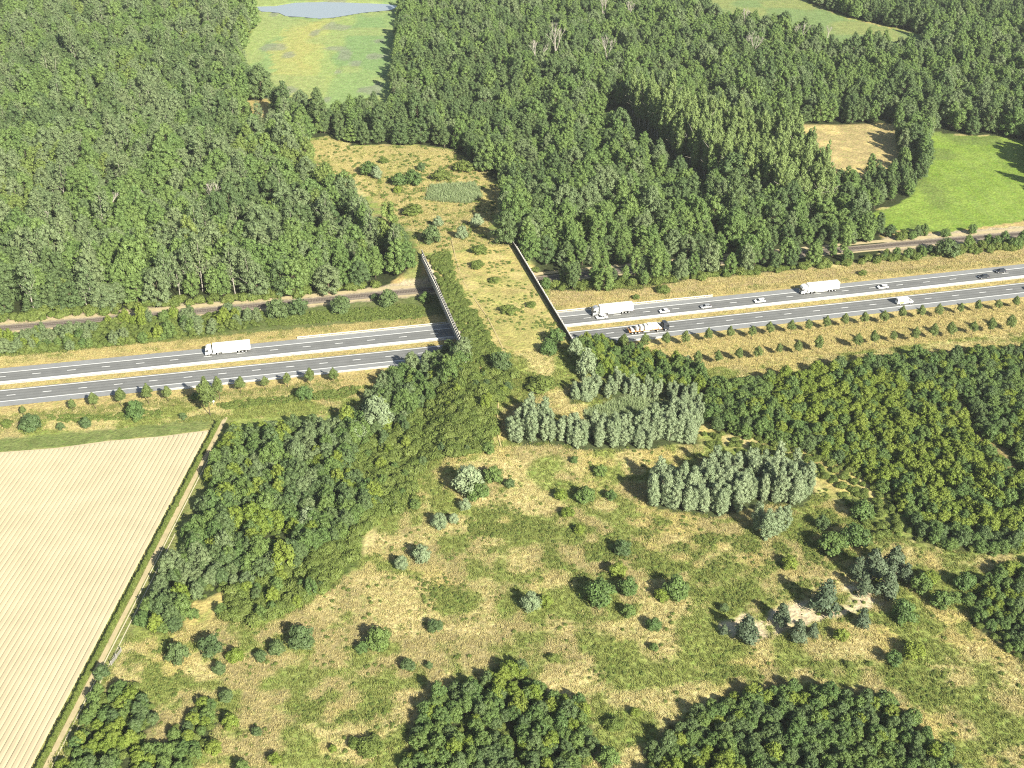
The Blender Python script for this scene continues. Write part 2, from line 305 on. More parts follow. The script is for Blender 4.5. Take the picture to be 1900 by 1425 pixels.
# straight field edge and the track beside it
fe0 = np.array(G0(388, 797)); fe1 = np.array(G0(70, 1400)); fd = (fe0 - fe1) / np.linalg.norm(fe0 - fe1); fn = np.array([fd[1], -fd[0]])   # fn: to the right
def fpt(s, off): p = fe0 - fd * s + fn * off; return float(p[0]), float(p[1])
RAILPTS = np.array([G(*p) for p in [(-90, 618), (0, 608.4), (170, 595), (316, 582), (650, 551), (775, 541), (1474, 470.5), (1529, 465), (1711, 451.5), (1795, 443.5), (1900, 433)]])
RAILP = np.polyfit(RAILPTS[:, 0], RAILPTS[:, 1], 3)
def rail_y(x): return np.polyval(RAILP, x)
def rail_off(x, y): return (y - rail_y(x)) / np.sqrt(1 + np.polyval(np.polyder(RAILP), x) ** 2)

# ------------------------------------------------------------------ ground sheet
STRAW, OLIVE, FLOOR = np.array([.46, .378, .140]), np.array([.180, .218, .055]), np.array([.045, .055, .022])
def cover(x, y, deck=False):
    x = np.asarray(x, float); y = np.asarray(y, float); n = x.size
    jx = (vnoise(x, y, 6, 11) - .5) * 7 + (vnoise(x, y, 2.5, 13) - .5) * 3; jy = (vnoise(x, y, 6, 12) - .5) * 7 + (vnoise(x, y, 2.5, 14) - .5) * 3
    C = np.tile(STRAW, (n, 1))
    def mixin(c, w):
        w = np.clip(np.broadcast_to(np.asarray(w, float), (n,)), 0, 1)[:, None]; C[:] = C * (1 - w) + np.asarray(c) * w
    big = vnoise(x, y, 28, 3) * .55 + vnoise(x, y, 11, 4) * .45
    fine = vnoise(x, y, 4.2, 5)
    mixin([.29, .245, .125], smooth((vnoise(x, y, 17, 8) - .42) / .2) * .75)           # greyer dead grass
    mixin(OLIVE * 1.3, smooth((big * .6 + fine * .4 - .38) / .16) * .9)
    mixin([.54, .45, .21], smooth((vnoise(x, y, 9, 6) - .62) / .12) * .8)             # pale straw
    for P in GREENP:
        mixin(OLIVE, inside(P, x + jx * 1.2, y + jy * 1.2) * smooth((fine * .7 + big * .3 - .30) / .25) * .8)
    if deck: C[:] = C * .35 + STRAW * .65
    if deck: return C
    o = road_off(x, y)
    mixin([.44, .345, .14], (o > -19) & (o < 34)); mixin([.20, .20, .06], ((o > 23) & (o < 34)) * smooth((fine - .45) / .2) * .7)
    mixin([.14, .17, .05], ((o < -13) & (o > -19) & (x < -60)) * .7)
    mixin([.47, .37, .15], ((o < -7) & (o > -34) & (x > 35)) * .85)
    r = rail_off(x, y)
    mixin([.44, .36, .24], (r > -6) & (r < 9)); mixin([.47, .35, .15], (r > 8.5) & (r < 14))
    mixin([.12, .15, .05], ((r < -5) & (o > 29) & (x < -25)) * .9); mixin([.40, .30, .16], ((r < -8) & (o > 27) & (x > 15)) * smooth((fine - .2) / .3) * .8)
    tt_, vv_ = loc_tv(x, y); mixin([.13, .165, .05], ((vv_ < -1) | (vv_ > BWID + 1)) * smooth((hgt(x, y) - 1.0) / 1.0) * (np.abs(tt_ - 44) < 75) * .85)
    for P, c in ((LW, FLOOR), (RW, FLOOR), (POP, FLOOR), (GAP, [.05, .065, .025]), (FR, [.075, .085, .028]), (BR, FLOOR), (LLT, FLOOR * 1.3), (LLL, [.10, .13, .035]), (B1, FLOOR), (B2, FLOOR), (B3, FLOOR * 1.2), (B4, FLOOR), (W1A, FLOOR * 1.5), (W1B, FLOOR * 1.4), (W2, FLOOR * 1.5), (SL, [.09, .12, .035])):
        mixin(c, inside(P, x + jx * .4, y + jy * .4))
    mixin([.33, .26, .11], inside(FRRIDE, x, y) * .8)
    mixin([.19, .24, .09], inside(REEDS, x, y))
    m = inside(MEADOW_TOP, x + jx * .3, y + jy * .3)
    mixin([.250, .340, .125], m)
    mx_, my_ = G(560, 110)
    band = np.exp(-(((x - (mx_ - (y - my_) * .02)) / 16) ** 2))
    mixin([.36, .33, .11], m * band * smooth((vnoise(x, y, 15, 21) - .25) / .3) * .9)
    mixin([.21, .31, .12], m * inside(MGREEN, x + jx, y + jy) * .8); mixin([.40, .39, .13], m * inside(MYEL, x + jx, y + jy) * .75)
    mixin([.36, .40, .13], m * smooth((np.sin((x - mx_) / 9 + (vnoise(x, y, 30, 24) - .5) * 3) - .1) / .5) * .55)
    mixin([.30, .35, .13], m * smooth((vnoise(x, y, 22, 22) - .5) / .15) * .8)
    mixin([.24, .25, .18], m * smooth((vnoise(x, y * .5, 9, 23) - .72) / .08) * .7)
    mixin([.42, .33, .13], inside(DRYPATCH, x, y)); mixin(STRAW * .95, inside(CLEAR2, x, y) * .6)
    mixin([.42, .33, .15], inside(BROWNF, x, y)); mixin([.54, .42, .18], inside(BROWNF, x, y) * smooth((vnoise(x, y, 8, 31) - .5) / .15))
    t = inside(STRIP_TR, x + jx * .3, y + jy * .3); mixin([.20, .27, .10], t); mixin([.27, .29, .10], t * smooth((vnoise(x, y, 20, 41) - .45) / .2) * .8)
    g = inside(GREENF, x, y); mixin([.205, .290, .048], g); mixin([.24, .32, .062], g * smooth((vnoise(x, y, 14, 51) - .4) / .2) * .7)
    mixin([.205, .275, .07], g * (np.sin((x - y * .02) * 2.4) > .35) * (vnoise(x, y, 30, 52) > .35) * .35); mixin([.12, .15, .05], g * smooth((vnoise(x, y, 18, 53) - .62) / .1) * .5)
    s = inside(STUBBLE, x, y); mixin([.17, .205, .065], s * .95)
    for P in SANDP: mixin([.58, .475, .30], inside(P, x + jx * .4, y + jy * .4))
    q = (x - fe0[0]) * fn[0] + (y - fe0[1]) * fn[1]; e = -((x - fe0[0]) * fd[0] + (y - fe0[1]) * fd[1])
    mixin([.22, .23, .075], (q > -.5) & (q < 8) & (e > -6))
    mixin([.20, .22, .08], (np.abs(x) > 480) | (y > 1060))
    return C
xs = np.concatenate([[-6000, -3000, -1600, -900, -650], np.arange(-520, 521, 2.0), [650, 900, 1600, 3000, 6000]])
ys = np.concatenate([[-2000, -800, -200, 60, 130], np.arange(176, 640, 1.6), np.arange(640, 1100, 3.0), [1200, 1500, 2200, 4000, 9000]])
XX, YY = np.meshgrid(xs, ys); gx, gy = XX.ravel(), YY.ravel(); gz = hgt(gx, gy) - 0.03
# the pond's basin
gz = np.where(inside(POND, gx, gy), -1.0, gz)
nx, ny = len(xs), len(ys)
ii = (np.arange(ny - 1)[:, None] * nx + np.arange(nx - 1)[None, :]).ravel()
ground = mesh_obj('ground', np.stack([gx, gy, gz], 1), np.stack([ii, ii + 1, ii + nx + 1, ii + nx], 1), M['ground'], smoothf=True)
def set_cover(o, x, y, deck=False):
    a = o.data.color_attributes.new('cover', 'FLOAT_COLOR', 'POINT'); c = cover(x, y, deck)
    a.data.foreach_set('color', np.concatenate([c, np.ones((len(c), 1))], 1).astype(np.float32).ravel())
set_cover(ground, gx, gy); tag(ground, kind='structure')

def strip(name, xsamp, f0, f1, z, mat, tag_kind='structure', parent=None):
    """a flat ribbon between two curves"""
    a = [(*f0(x), z) for x in xsamp]; b = [(*f1(x), z) for x in xsamp]; n = len(a)
    o = mesh_obj(name, a + b, [(i, i + 1, n + i + 1, n + i) for i in range(n - 1)], mat, parent=parent)
    if tag_kind: o['kind'] = tag_kind
    return o
def rp(x, off):
    d = 2 * RA * x + RB; l = math.hypot(1, d); return x - off * d / l, road_y(x) + off / l
def rhead(x): return math.atan(2 * RA * x + RB)
RX = list(np.arange(-900, 901, 6.0))
def rs(name, o0, o1, z, mat, xsamp=RX, **k): return strip(name, xsamp, lambda x: rp(x, o0), lambda x: rp(x, o1), z, mat, **k)
def carriageway(o0, o1, lanes):
    """asphalt sheet; wheel paths polished darker, joints and patches by the attribute 'wear'"""
    cs = np.linspace(o0, o1, 26); X = np.arange(-900, 901, 6.0); v, w = [], []
    for x in X:
        for c in cs:
            v.append((*rp(x, c), 0.040)); d = min(abs(abs(c - l) - .95) for l in lanes); w.append(float(np.exp(-(d / .45) ** 2)) * (.75 + .5 * float(vnoise(x, c, 40, 97))))
    n = len(cs); f = [(i * n + k, i * n + k + 1, (i + 1) * n + k + 1, (i + 1) * n + k) for i in range(len(X) - 1) for k in range(n - 1)]
    o = mesh_obj('carriageway', v, f, M['asphalt']); o['kind'] = 'structure'
    a = o.data.attributes.new('wear', 'FLOAT', 'POINT'); a.data.foreach_set('value', np.array(w, np.float32))
_n, _l = M['asphalt'].node_tree.nodes, M['asphalt'].node_tree.links
_p = next(q for q in _n if q.type == 'BSDF_PRINCIPLED'); _src = _p.inputs['Base Color'].links[0].from_socket
_at = _n.new('ShaderNodeAttribute'); _at.attribute_name = 'wear'; _mr = _n.new('ShaderNodeMapRange'); _mr.inputs[3].default_value = 1.05; _mr.inputs[4].default_value = .80; _l.new(_at.outputs['Fac'], _mr.inputs[0])
_ml = _n.new('ShaderNodeVectorMath'); _ml.operation = 'SCALE'; _l.new(_src, _ml.inputs[0]); _l.new(_mr.outputs[0], _ml.inputs['Scale']); _l.new(_ml.outputs[0], _p.inputs['Base Color'])
carriageway(-3.94, 4.5, (1.9, -1.95)); carriageway(8.9, 16.9, (12.1, 15.4))
rs('hard_shoulder', -7.35, -3.94, 0.038, M['shoulder']); rs('hard_shoulder', 16.9, 20.35, 0.038, M['shoulder'])
rs('barrier_kerb', 8.0, 9.2, 0.034, M['concrete'])
for o_ in (3.75, -3.94, 10.3, 16.9): rs('edge_line', o_ - .2, o_ + .2, 0.050, M['marking'])
def dash_mesh(x0s, off):
    v, f = [], []
    for x in x0s:
        a, b = x, x + 2.95 / math.hypot(1, RB)
        q = [(*rp(a, off - .17), .050), (*rp(b, off - .17), .050), (*rp(b, off + .17), .050), (*rp(a, off + .17), .050)]
        k = len(v); v += q; f.append((k, k + 1, k + 2, k + 3))
    return v, f
for off, ref in ((0.0, (217, 718)), (13.87, (211, 681.5))):
    x0 = float(G0(*ref)[0]) - 1.5; step = 12.0 / math.hypot(1, RB)
    o = mesh_obj('lane_dashes', *dash_mesh([x0 + step * i for i in range(-40, 60)], off), M['marking']); o['kind'] = 'structure'
# railway
LX = list(np.arange(-900, 901, 6.0))
def lp(x, off):
    d = float(np.polyval(np.polyder(RAILP), x)); l = math.hypot(1, d); return x - off * d / l, float(rail_y(x)) + off / l
strip('ballast_bed', LX, lambda x: lp(x, -2.6), lambda x: lp(x, 2.6), 0.03, M['ballast'])
strip('rail_service_path', LX, lambda x: lp(x, 3.6), lambda x: lp(x, 6.2), 0.02, M['sand'])
strip('rail_edge_path', LX, lambda x: lp(x, -4.2), lambda x: lp(x, -2.9), 0.02, M['sand'])
track = empty('railway_track', (0, 0, 0)); tag(track, 'single railway track on brown ballast running along the edge of the wood behind the motorway', 'railway')
for q in (-.75, .75):
    v, f = [], []
    for x in LX:
        a = lp(x, q - .05); b = lp(x, q + .05); v += [(*a, .16), (*a, .32), (*b, .32), (*b, .16)]
    for i in range(len(LX) - 1):
        k = 4 * i; f += [(k, k + 1, k + 5, k + 4), (k + 1, k + 2, k + 6, k + 5), (k + 2, k + 3, k + 7, k + 6)]
    mesh_obj('rail', v, f, M['rail'], parent=track)
mb = MB()
for x in np.arange(-330, 400, .62):
    a = Vector((*lp(x, -1.25), 0)); b = Vector((*lp(x, 1.25), 0)); d = (b - a).normalized(); e = Vector((d.y, -d.x, 0)) * .13
    q = [a - e, a + e, b + e, b - e]; mb.add([(p.x, p.y, .03) for p in q] + [(p.x, p.y, .17) for p in q], [(4, 5, 6, 7), (0, 1, 5, 4), (1, 2, 6, 5), (2, 3, 7, 6), (3, 0, 4, 7)])
o = mb.build('sleepers', M['sleeper'], track); o['kind'] = 'stuff'

# pond
o = mesh_obj('pond_water', [(*p, -0.25) for p in POND], [tuple(range(len(POND)))], M['water']); o['kind'] = 'structure'

# ploughed field: real ridges and furrows, 1.5 m apart, running along the straight edge
topl = np.array(poly([(388, 798), (300, 809.5), (200, 818), (100, 831.6), (0, 839), (-140, 858)]))
tq = (topl - fe0) @ fn; te = (topl - fe0) @ fd
od = np.argsort(tq)
v, f = [], []
prof = [(0, .05), (.17, .30), (.45, .36), (1.05, .36), (1.33, .30), (1.5, .05)]
for j in range(1, 110):
    s_top = -float(np.interp(-1.5 * j, tq[od], te[od])) + .6
    segs = list(np.arange(s_top + rng.uniform(0, .8), 245, 7.0))
    base = len(v); jit = rng.normal(0, .035)
    for s_ in segs:
        w = (vnoise(s_, j * 3.0, 9, 61) - .5) * .10 + jit; hh = (vnoise(s_, j * 2.0, 5, 62) - .5) * .09
        for q, z in prof: v.append((*fpt(s_, -1.5 * j + q + w), z + hh * (z > .1)))
    n = 6
    for i in range(len(segs) - 1):
        for k in range(n - 1):
            a = base + i * n + k; f.append((a, a + 1, a + n + 1, a + n))
M['field'] = paint('dry_loam', (0.505, 0.43, 0.275), 0.95, 0.1, var=0.09, scale=0.09, bump=0.15)
fld = mesh_obj('ploughed_field', v, f, M['field']); fld['kind'] = 'structure'
fb = [fpt(245, -.6), fpt(245, -170)] + [tuple(p) for p in topl[::-1]]
o = mesh_obj('field_soil', [(*p, -.012 + .02) for p in fb], [tuple(range(len(fb)))], M['field']); o['kind'] = 'structure'
SS = list(np.arange(-8, 250, 4.0))
def wob(s_, k): return float((vnoise(s_, k * 40.0, 14, 71) - .5) * .35)
strip('farm_track', SS, lambda s: fpt(s, 2.75 + wob(s, 1)), lambda s: fpt(s, 4.2 + wob(s, 2)), .035, M['sand'])
strip('track_rut', [s for s in SS if s > 8], lambda s: fpt(s, 4.55 + wob(s, 3) * .3), lambda s: fpt(s, 4.85 + wob(s, 3) * .3), .04, M['rut'])
strip('track_rut', [s for s in SS if 55 < s < 172], lambda s: fpt(s, 6.05 + wob(s, 4) * .4), lambda s: fpt(s, 6.3 + wob(s, 4) * .4), .04, M['rut'])

# ------------------------------------------------------------------ green bridge
gb = empty('green_bridge', (OX, OY, 0), math.atan2(UY, UX))          # local x along the bridge, local y to the left
tag(gb, 'wide planted wildlife bridge over the motorway with slatted concrete side screens', 'bridge')
mb = MB(); mb.box(-1.5, BLEN + 1.5, -BWID, 0, DECK - 1.4, DECK - .06); mb.build('deck_slab', M['grey_concrete'], gb)
for y0, y1 in ((0.004, .55), (-BWID - .55, -BWID - .004)):
    MB().box(-2, BLEN + 2, y0, y1, DECK - 2.0, DECK + .5).build('edge_beam', M['stained'], gb, bevel=.03)
for yy, out_ in ((.275, 1), (-BWID - .275, -1)):
    MB().box(-2, BLEN + 2, yy - .09, yy + .09, DECK + .5, DECK + 2.3).build('screen_wall', M['dark_panel'], gb)
    MB().box(-2.2, BLEN + 2.2, yy - .13, yy + .13, DECK + 2.3, DECK + 2.42).build('coping', M['wood'], gb, bevel=.02)
    pm = None
    for i in range(47):
        x = -1.6 + i * 1.9
        if pm is None:
            pmb = MB(); pmb.add([(-.09, 0, 0), (.09, 0, 0), (.09, .75, 0), (-.09, .75, 0), (-.09, 0, 2.9), (.09, 0, 2.9), (.09, .32, 2.9), (-.09, .32, 2.9)], [(3, 2, 1, 0), (4, 5, 6, 7), (0, 1, 5, 4), (1, 2, 6, 5), (2, 3, 7, 6), (3, 0, 4, 7)])
            p0 = pmb.build('screen_fin', M['concrete'], gb); pm = p0
        else:
            p0 = pm.copy(); COL.objects.link(p0); p0.parent = gb
        p0.location = (x, yy + out_ * .28 if out_ > 0 else yy - .28, DECK - .62); p0.rotation_euler = (0, 0, 0 if out_ > 0 else math.pi)
# splayed wing wall at the near left corner, and piers
w = MB(); w.box(0, 4.2, -.12, .12, 0, 2.4); wo = w.build('wing_wall', M['concrete'], gb); wo.location = (-2, .3, DECK + .05); wo.rotation_euler = (0, 0, R(152))
for t_ in (13.5, 27.5, 42.5, 60.0):
    for y in np.arange(-2.0, -BWID, -5.7):
        pr = MB().cyl((0, 0, (DECK - 1.41) / 2), .45, DECK - 1.41, 'z', 10).build('pier', M['grey_concrete'], gb); pr.location = (t_, y, 0)
for t_ in (9.0, BLEN - 9.0):
    MB().box(t_ - .4, t_ + .4, -BWID + .1, -.1, -.5, DECK - 1.41).build('abutment', M['grey_concrete'], gb)
# grassland carried by the deck
tt = np.arange(-1, BLEN + 1.01, 1.0); vv = np.linspace(.02, BWID - .02, 39)
TT, VV = np.meshgrid(tt, vv); dx, dy = tv(TT.ravel(), VV.ravel())
edge = np.minimum(VV.ravel(), BWID - VV.ravel())
dz = DECK + .04 + smooth(edge / 3) * (vnoise(dx, dy, 5, 81) * .35) * smooth((TT.ravel() + 1) / 4) * smooth((BLEN + 1 - TT.ravel()) / 4)
n1_, n2_ = len(tt), len(vv); ii = (np.arange(n2_ - 1)[:, None] * n1_ + np.arange(n1_ - 1)[None, :]).ravel()
dk = mesh_obj('deck_grassland', np.stack([dx, dy, dz], 1), np.stack([ii, ii + 1, ii + n1_ + 1, ii + n1_], 1), M['ground'], smoothf=True)
set_cover(dk, dx, dy, True); dk['kind'] = 'structure'
# stony margin inside the left screen and a trodden path
mg = strip('stony_margin', list(np.arange(0, 84, 2.0)), lambda t: tv(t, .55), lambda t: tv(t, 1.7 + float(vnoise(t, 0, 5, 91))), DECK + .16, M['rut'])
pathpx = [(838, 445), (845, 478), (858, 520), (878, 552), (905, 590), (930, 640), (950, 690), (925, 745), (922, 800), (930, 830)]
pp = np.array([G(*p) for p in pathpx]); k_ = np.linspace(0, len(pp) - 1, 60)
pcx = np.interp(k_, range(len(pp)), pp[:, 0]); pcy = np.interp(k_, range(len(pp)), pp[:, 1])
a = []; b = []
for i in range(60):
    z = float(surf(pcx[i], pcy[i])) + .30; a.append((pcx[i] - .2, pcy[i], z)); b.append((pcx[i] + .2, pcy[i], z))
o = mesh_obj('trodden_path', a + b, [(i, i + 1, 61 + i, 60 + i) for i in range(59)], M['worn']); o['kind'] = 'structure'

# ------------------------------------------------------------------ guard rails
def guardrail(x0, x1, off, label, double=False):
    c = rp((x0 + x1) / 2, off); g = empty('guard_rail', (c[0], c[1], 0)); tag(g, label, 'guard rail', 'guard rails along the motorway')
    X = np.linspace(x0, x1, max(2, int((x1 - x0) / 6)))
    for side in ((-1, 1) if double else (1,)):
        v, f = [], []
        pr = [(.0, .45), (.10, .52), (.02, .60), (.10, .70), (.0, .78), (-.06, .78), (-.06, .45)]
        n = len(pr)
        for x in X:
            for q, z in pr: p = rp(x, off + side * ((.22 if double else 0) + q)); v.append((p[0] - c[0], p[1] - c[1], z))
        for i in range(len(X) - 1):
            for k in range(n): f.append((i * n + k, i * n + (k + 1) % n, (i + 1) * n + (k + 1) % n, (i + 1) * n + k))
        mesh_obj('beam', v, f, M['steel'], parent=g)
    mb = MB()
    for x in np.arange(x0, x1, 4.0):
        p = rp(x, off); mb.box(p[0] - c[0] - .06, p[0] - c[0] + .06, p[1] - c[1] - .06, p[1] - c[1] + .06, 0, .74)
    o = mb.build('posts', M['steel'], g); o['kind'] = 'stuff'
    return g
gX = lambda px, py: float(G0(px, py)[0])
guardrail(-420, 470, 8.6, 'long double guard rail on the pale strip in the middle of the motorway', True)
guardrail(gX(575, 624), gX(940, 590), 21.0, 'guard rail beyond the far hard shoulder left of the bridge')
guardrail(gX(940, 590), gX(1342, 545), 21.05, 'guard rail beyond the far hard shoulder right of the bridge')
guardrail(gX(300, 727), gX(760, 682), -8.0, 'guard rail on the near verge behind the roadside trees left of the bridge')
guardrail(gX(1090, 650), gX(1236, 632), -8.0, 'short guard rail on the near verge right of the bridge')
for n_, (a_, b_, q_) in enumerate(((gX(575, 624), gX(1342, 545), 20.8), (gX(300, 727), gX(760, 682), -7.75), (gX(1090, 650), gX(1236, 632), -7.75))):
    rs('kerb_strip', q_ - .45, q_ + .45, .044, M['concrete'], xsamp=list(np.linspace(a_, b_, 40)))

# ------------------------------------------------------------------ vehicles (local x forward, y left, origin on the road)
def wheel(root, x, y, r=.5, w=.32, name='wheel'):
    s = 1 if y > 0 else -1
    o = MB().cyl((0, 0, 0), r, w, 'y', 16).build(name, M['tyre'], root, bevel=.03); o.location = (x, y - s * w / 2, r)
    q = MB().cyl((0, s * (w / 2 + .012), 0), r * .56, .03, 'y', 12).build('rim', M['rim'], o)
    return o
def quad(name, pts, mat, parent):
    return mesh_obj(name, pts, [(0, 1, 2, 3)], mat, parent=parent)
def slab(name, pts, n, th, mat, parent):
    """thin plate: four corners, thickness th along n"""
    p = [Vector(q) for q in pts]; n = Vector(n).normalized() * th
    return mesh_obj(name, [tuple(q) for q in p] + [tuple(q + n) for q in p], [(3, 2, 1, 0), (4, 5, 6, 7), (0, 1, 5, 4), (1, 2, 6, 5), (2, 3, 7, 6), (3, 0, 4, 7)], mat, parent=parent)
def cab_over(root, x1, mat, roof=3.75):
    x0 = x1 - 2.35
    b = MB().prism([(x0, .95), (x1 - .06, .42), (x1, 1.55), (x1 - .16, 2.45), (x1 - .42, roof - .45), (x1 - 1.1, roof - .05), (x0, roof)], -1.24, 1.24).build('cab', mat, root, bevel=.07)
    slab('windscreen', [(x1 + .0, -1.1, 1.72), (x1 + .0, 1.1, 1.72), (x1 - .155, 1.05, 2.55), (x1 - .155, -1.05, 2.55)], (1, 0, .2), .02, M['glass'], root)
    for s in (-1, 1):
        slab('side_window', [(x1 - .35, s * 1.245, 1.75), (x1 - 1.25, s * 1.245, 1.75), (x1 - 1.25, s * 1.245, 2.5), (x1 - .5, s * 1.245, 2.5)], (0, s, 0), .01, M['glass'], root)
        MB().box(x1 - .35, x1 - .15, s * 1.42 - .1, s * 1.42 + .1, 1.85, 2.55).build('mirror', M['chassis'], root, bevel=.03)
        MB().box(x1 - .02, x1 + .03, s * .95 - .2, s * .95 + .2, .62, .86).build('headlight', M['lamp'], root, bevel=.01)
    MB().box(x1 - .05, x1 + .06, -1.2, 1.2, .35, .6).build('bumper', M['chassis'], root, bevel=.03)
    MB().box(x1 + .0, x1 + .025, -.9, .9, .95, 1.5).build('grille', M['chassis'], root)
def chassis(root, x0, x1):
    MB().box(x0, x1, -.45, .45, .75, 1.05).build('chassis', M['chassis'], root)
def semi(px, py, off, rz_add, label, group, trailer_mat, cab_mat, ribs=False):
    x = float(G0(px, py)[0]); p = rp(x, off)
    r = empty('articulated_lorry', (*p, .05), rhead(x) + rz_add); tag(r, label, 'lorry', group)
    cab_over(r, 8.1, cab_mat); chassis(r, -8.0, 6.6)
    MB().box(-8.2, 5.25, -1.275, 1.275, 1.12, 4.0).build('trailer_box', trailer_mat, r, bevel=.05)
    MB().box(-8.26, -8.2, -1.22, 1.22, 1.2, 3.92).build('rear_door', M['white'], r)
    for s in (-1, 1):
        MB().box(-8.22, 5.27, s * 1.29 - .02, s * 1.29 + .02, 1.06, 1.2).build('side_rail', M['steel'], r)
        MB().box(-3.2, 2.0, s * 1.2 - .03, s * 1.2 + .03, .5, 1.0).build('side_guard', M['steel'], r)
        MB().box(-8.28, -8.24, s * 1.0 - .2, s * 1.0 + .2, .85, 1.02).build('tail_light', M['red'], r)
        MB().box(4.4, 5.6, s * .95 - .28, s * .95 + .28, .5, 1.0).build('fuel_tank', M['steel'], r, bevel=.08)
        MB().box(5.85, 6.1, s * 1.1 - .14, s * 1.1 + .14, 1.2, 3.7).build('air_deflector', cab_mat, r, bevel=.03)
        for wx in (6.75, 3.6, -4.0, -5.3, -6.6): wheel(r, wx, s * 1.24)
        if ribs:
            MB().box(-8.1, 5.1, s * 1.29 - .015, s * 1.29 + .015, 3.72, 3.84).build('tarpaulin_hem', M['steel'], r)
            for k in range(9): MB().box(-7.6 + k * 1.55, -7.52 + k * 1.55, s * 1.285 - .01, s * 1.285 + .012, 1.2, 3.7).build('strap', M['steel'], r)
    return r
semi(441, 650, 15.35, math.pi, 'white articulated lorry with plain white trailer left of the bridge', 'articulated lorries on the far carriageway', M['white'], M['white'])
semi(1151, 580, 15.35, math.pi, 'lorry with silver grey cab and pale trailer just right of the bridge', 'articulated lorries on the far carriageway', M['tarp'], M['silver_paint'], True)
semi(1533, 538, 15.35, math.pi, 'all white articulated lorry farthest right on the far carriageway', 'articulated lorries on the far carriageway', M['white'], M['white'])

def car(px, py, off, rz_add, label, mat, L=4.3, Hc=1.46, estate=False):
    x = float(G0(px, py)[0]); p = rp(x, off)
    r = empty('passenger_car', (*p, .05), rhead(x) + rz_add); tag(r, label, 'car', 'cars on the motorway')
    h = L / 2
    MB().prism([(-h + .05, .32), (h - .12, .28), (h, .5), (h - .1, .72), (h - .95, .92), (-h + .1, .98), (-h, .7)], -.88, .88).build('body', mat, r, bevel=.09)
    rb = -h + (.1 if estate else .35)
    gl = MB().add([(rb - .15, -.80, .93), (h - .85, -.80, .88), (h - .85, .80, .88), (rb - .15, .80, .93), (rb + .45, -.62, Hc - .05), (h - 1.75, -.62, Hc - .05), (h - 1.75, .62, Hc - .05), (rb + .45, .62, Hc - .05)], [(3, 2, 1, 0), (4, 5, 6, 7), (0, 1, 5, 4), (1, 2, 6, 5), (2, 3, 7, 6), (3, 0, 4, 7)]).build('windows', M['glass'], r, bevel=.03)
    MB().box(rb + .38, h - 1.68, -.66, .66, Hc - .06, Hc, tx=.06, ty=.05).build('roof', mat, r, bevel=.02)
    for s in (-1, 1):
        for a, b in (((rb + .9, .80, .92), (rb + 1.0, .63, Hc - .05)), ((h - 1.98 - .2, .80, .92), (h - 2.1 - .2, .63, Hc - .05))):
            mb = MB(); mb.tube((a[0], s * (a[1] + .01), a[2]), (b[0], s * (b[1] + .01), b[2]), .05, .05, 5); mb.build('pillar', mat, r)
        MB().box(h - .95, h - .78, s * .97 - .08, s * .97 + .08, .9, 1.05).build('mirror', mat, r)
        MB().box(h - .12, h + .01, s * .62 - .18, s * .62 + .18, .55, .7).build('headlight', M['lamp'], r)
        MB().box(-h - .01, -h + .06, s * .65 - .16, s * .65 + .16, .7, .88).build('tail_light', M['red'], r)
        for wx in (h - .85, -h + .8): wheel(r, wx, s * .89, .32, .22)
    return r
car(1129, 588, 12.3, math.pi, 'white car overtaking the silver grey lorry beside its cab', M['white'], 4.5)
car(1244, 576, 11.9, math.pi, 'small white car first behind the lorry right of the bridge', M['white'], 4.0)
car(1321, 568, 12.0, math.pi, 'silver car with dark roof windows between two white cars on the far carriageway', M['silver_paint'], 4.3)
car(1421, 558, 12.0, math.pi, 'white estate car just left of the rightmost white lorry', M['white'], 4.5, estate=True)
car(1649, 532, 12.6, math.pi, 'white car right of the rightmost white lorry, above the delivery van', M['white'], 4.5, estate=True)
car(1835, 513, 12.1, math.pi, 'dark car in the fast lane near the right end of the far carriageway', M['dark_paint'], 4.5)
car(1867, 500, 15.4, math.pi, 'dark car in the outer lane farthest right on the far carriageway', M['dark_paint'], 4.4, estate=True)
car(1912, 540, -1.95, 0, 'dark car at the right end of the near carriageway', M['dark_paint'], 4.4)
# delivery van
x = float(G0(1674, 561)[0]); p = rp(x, -1.85)
vr = empty('delivery_van', (*p, .05), rhead(x)); tag(vr, 'white high roof delivery van with a yellow patch low on its side', 'van')
MB().prism([(-3.4, .45), (3.25, .4), (3.42, .75), (3.3, 1.1), (2.5, 1.42), (1.7, 2.4), (1.35, 2.68), (-3.4, 2.72)], -1.0, 1.0).build('body', M['white'], vr, bevel=.1)
slab('windscreen', [(2.5, -.88, 1.47), (2.5, .88, 1.47), (1.76, .8, 2.38), (1.76, -.8, 2.38)], (1, 0, .8), .02, M['glass'], vr)
for s in (-1, 1):
    slab('side_window', [(2.25, s * 1.0, 1.5), (1.2, s * 1.0, 1.5), (1.2, s * 1.0, 2.15), (1.75, s * 1.0, 2.15)], (0, s, 0), .012, M['glass'], vr)
    slab('rear_window', [(-3.4, s * .5 - .36, 1.5), (-3.4, s * .5 + .36, 1.5), (-3.4, s * .5 + .36, 2.2), (-3.4, s * .5 - .36, 2.2)], (-1, 0, 0), .02, M['glass'], vr)
    MB().box(2.2, 2.35, s * 1.15 - .1, s * 1.15 + .1, 1.4, 1.8).build('mirror', M['chassis'], vr)
    MB().box(3.3, 3.44, s * .75 - .16, s * .75 + .16, .85, 1.1).build('headlight', M['lamp'], vr)
    for wx in (2.35, -2.2): wheel(vr, wx, s * 1.0, .36, .24)
N_ = 18
pts = [(-1.5 + 1.15 * math.cos(2 * math.pi * i / N_), -1.006, 1.02 + .5 * math.sin(2 * math.pi * i / N_)) for i in range(N_)]
mesh_obj('yellow_print', pts, [tuple(range(N_))], M['yellow'], parent=vr)
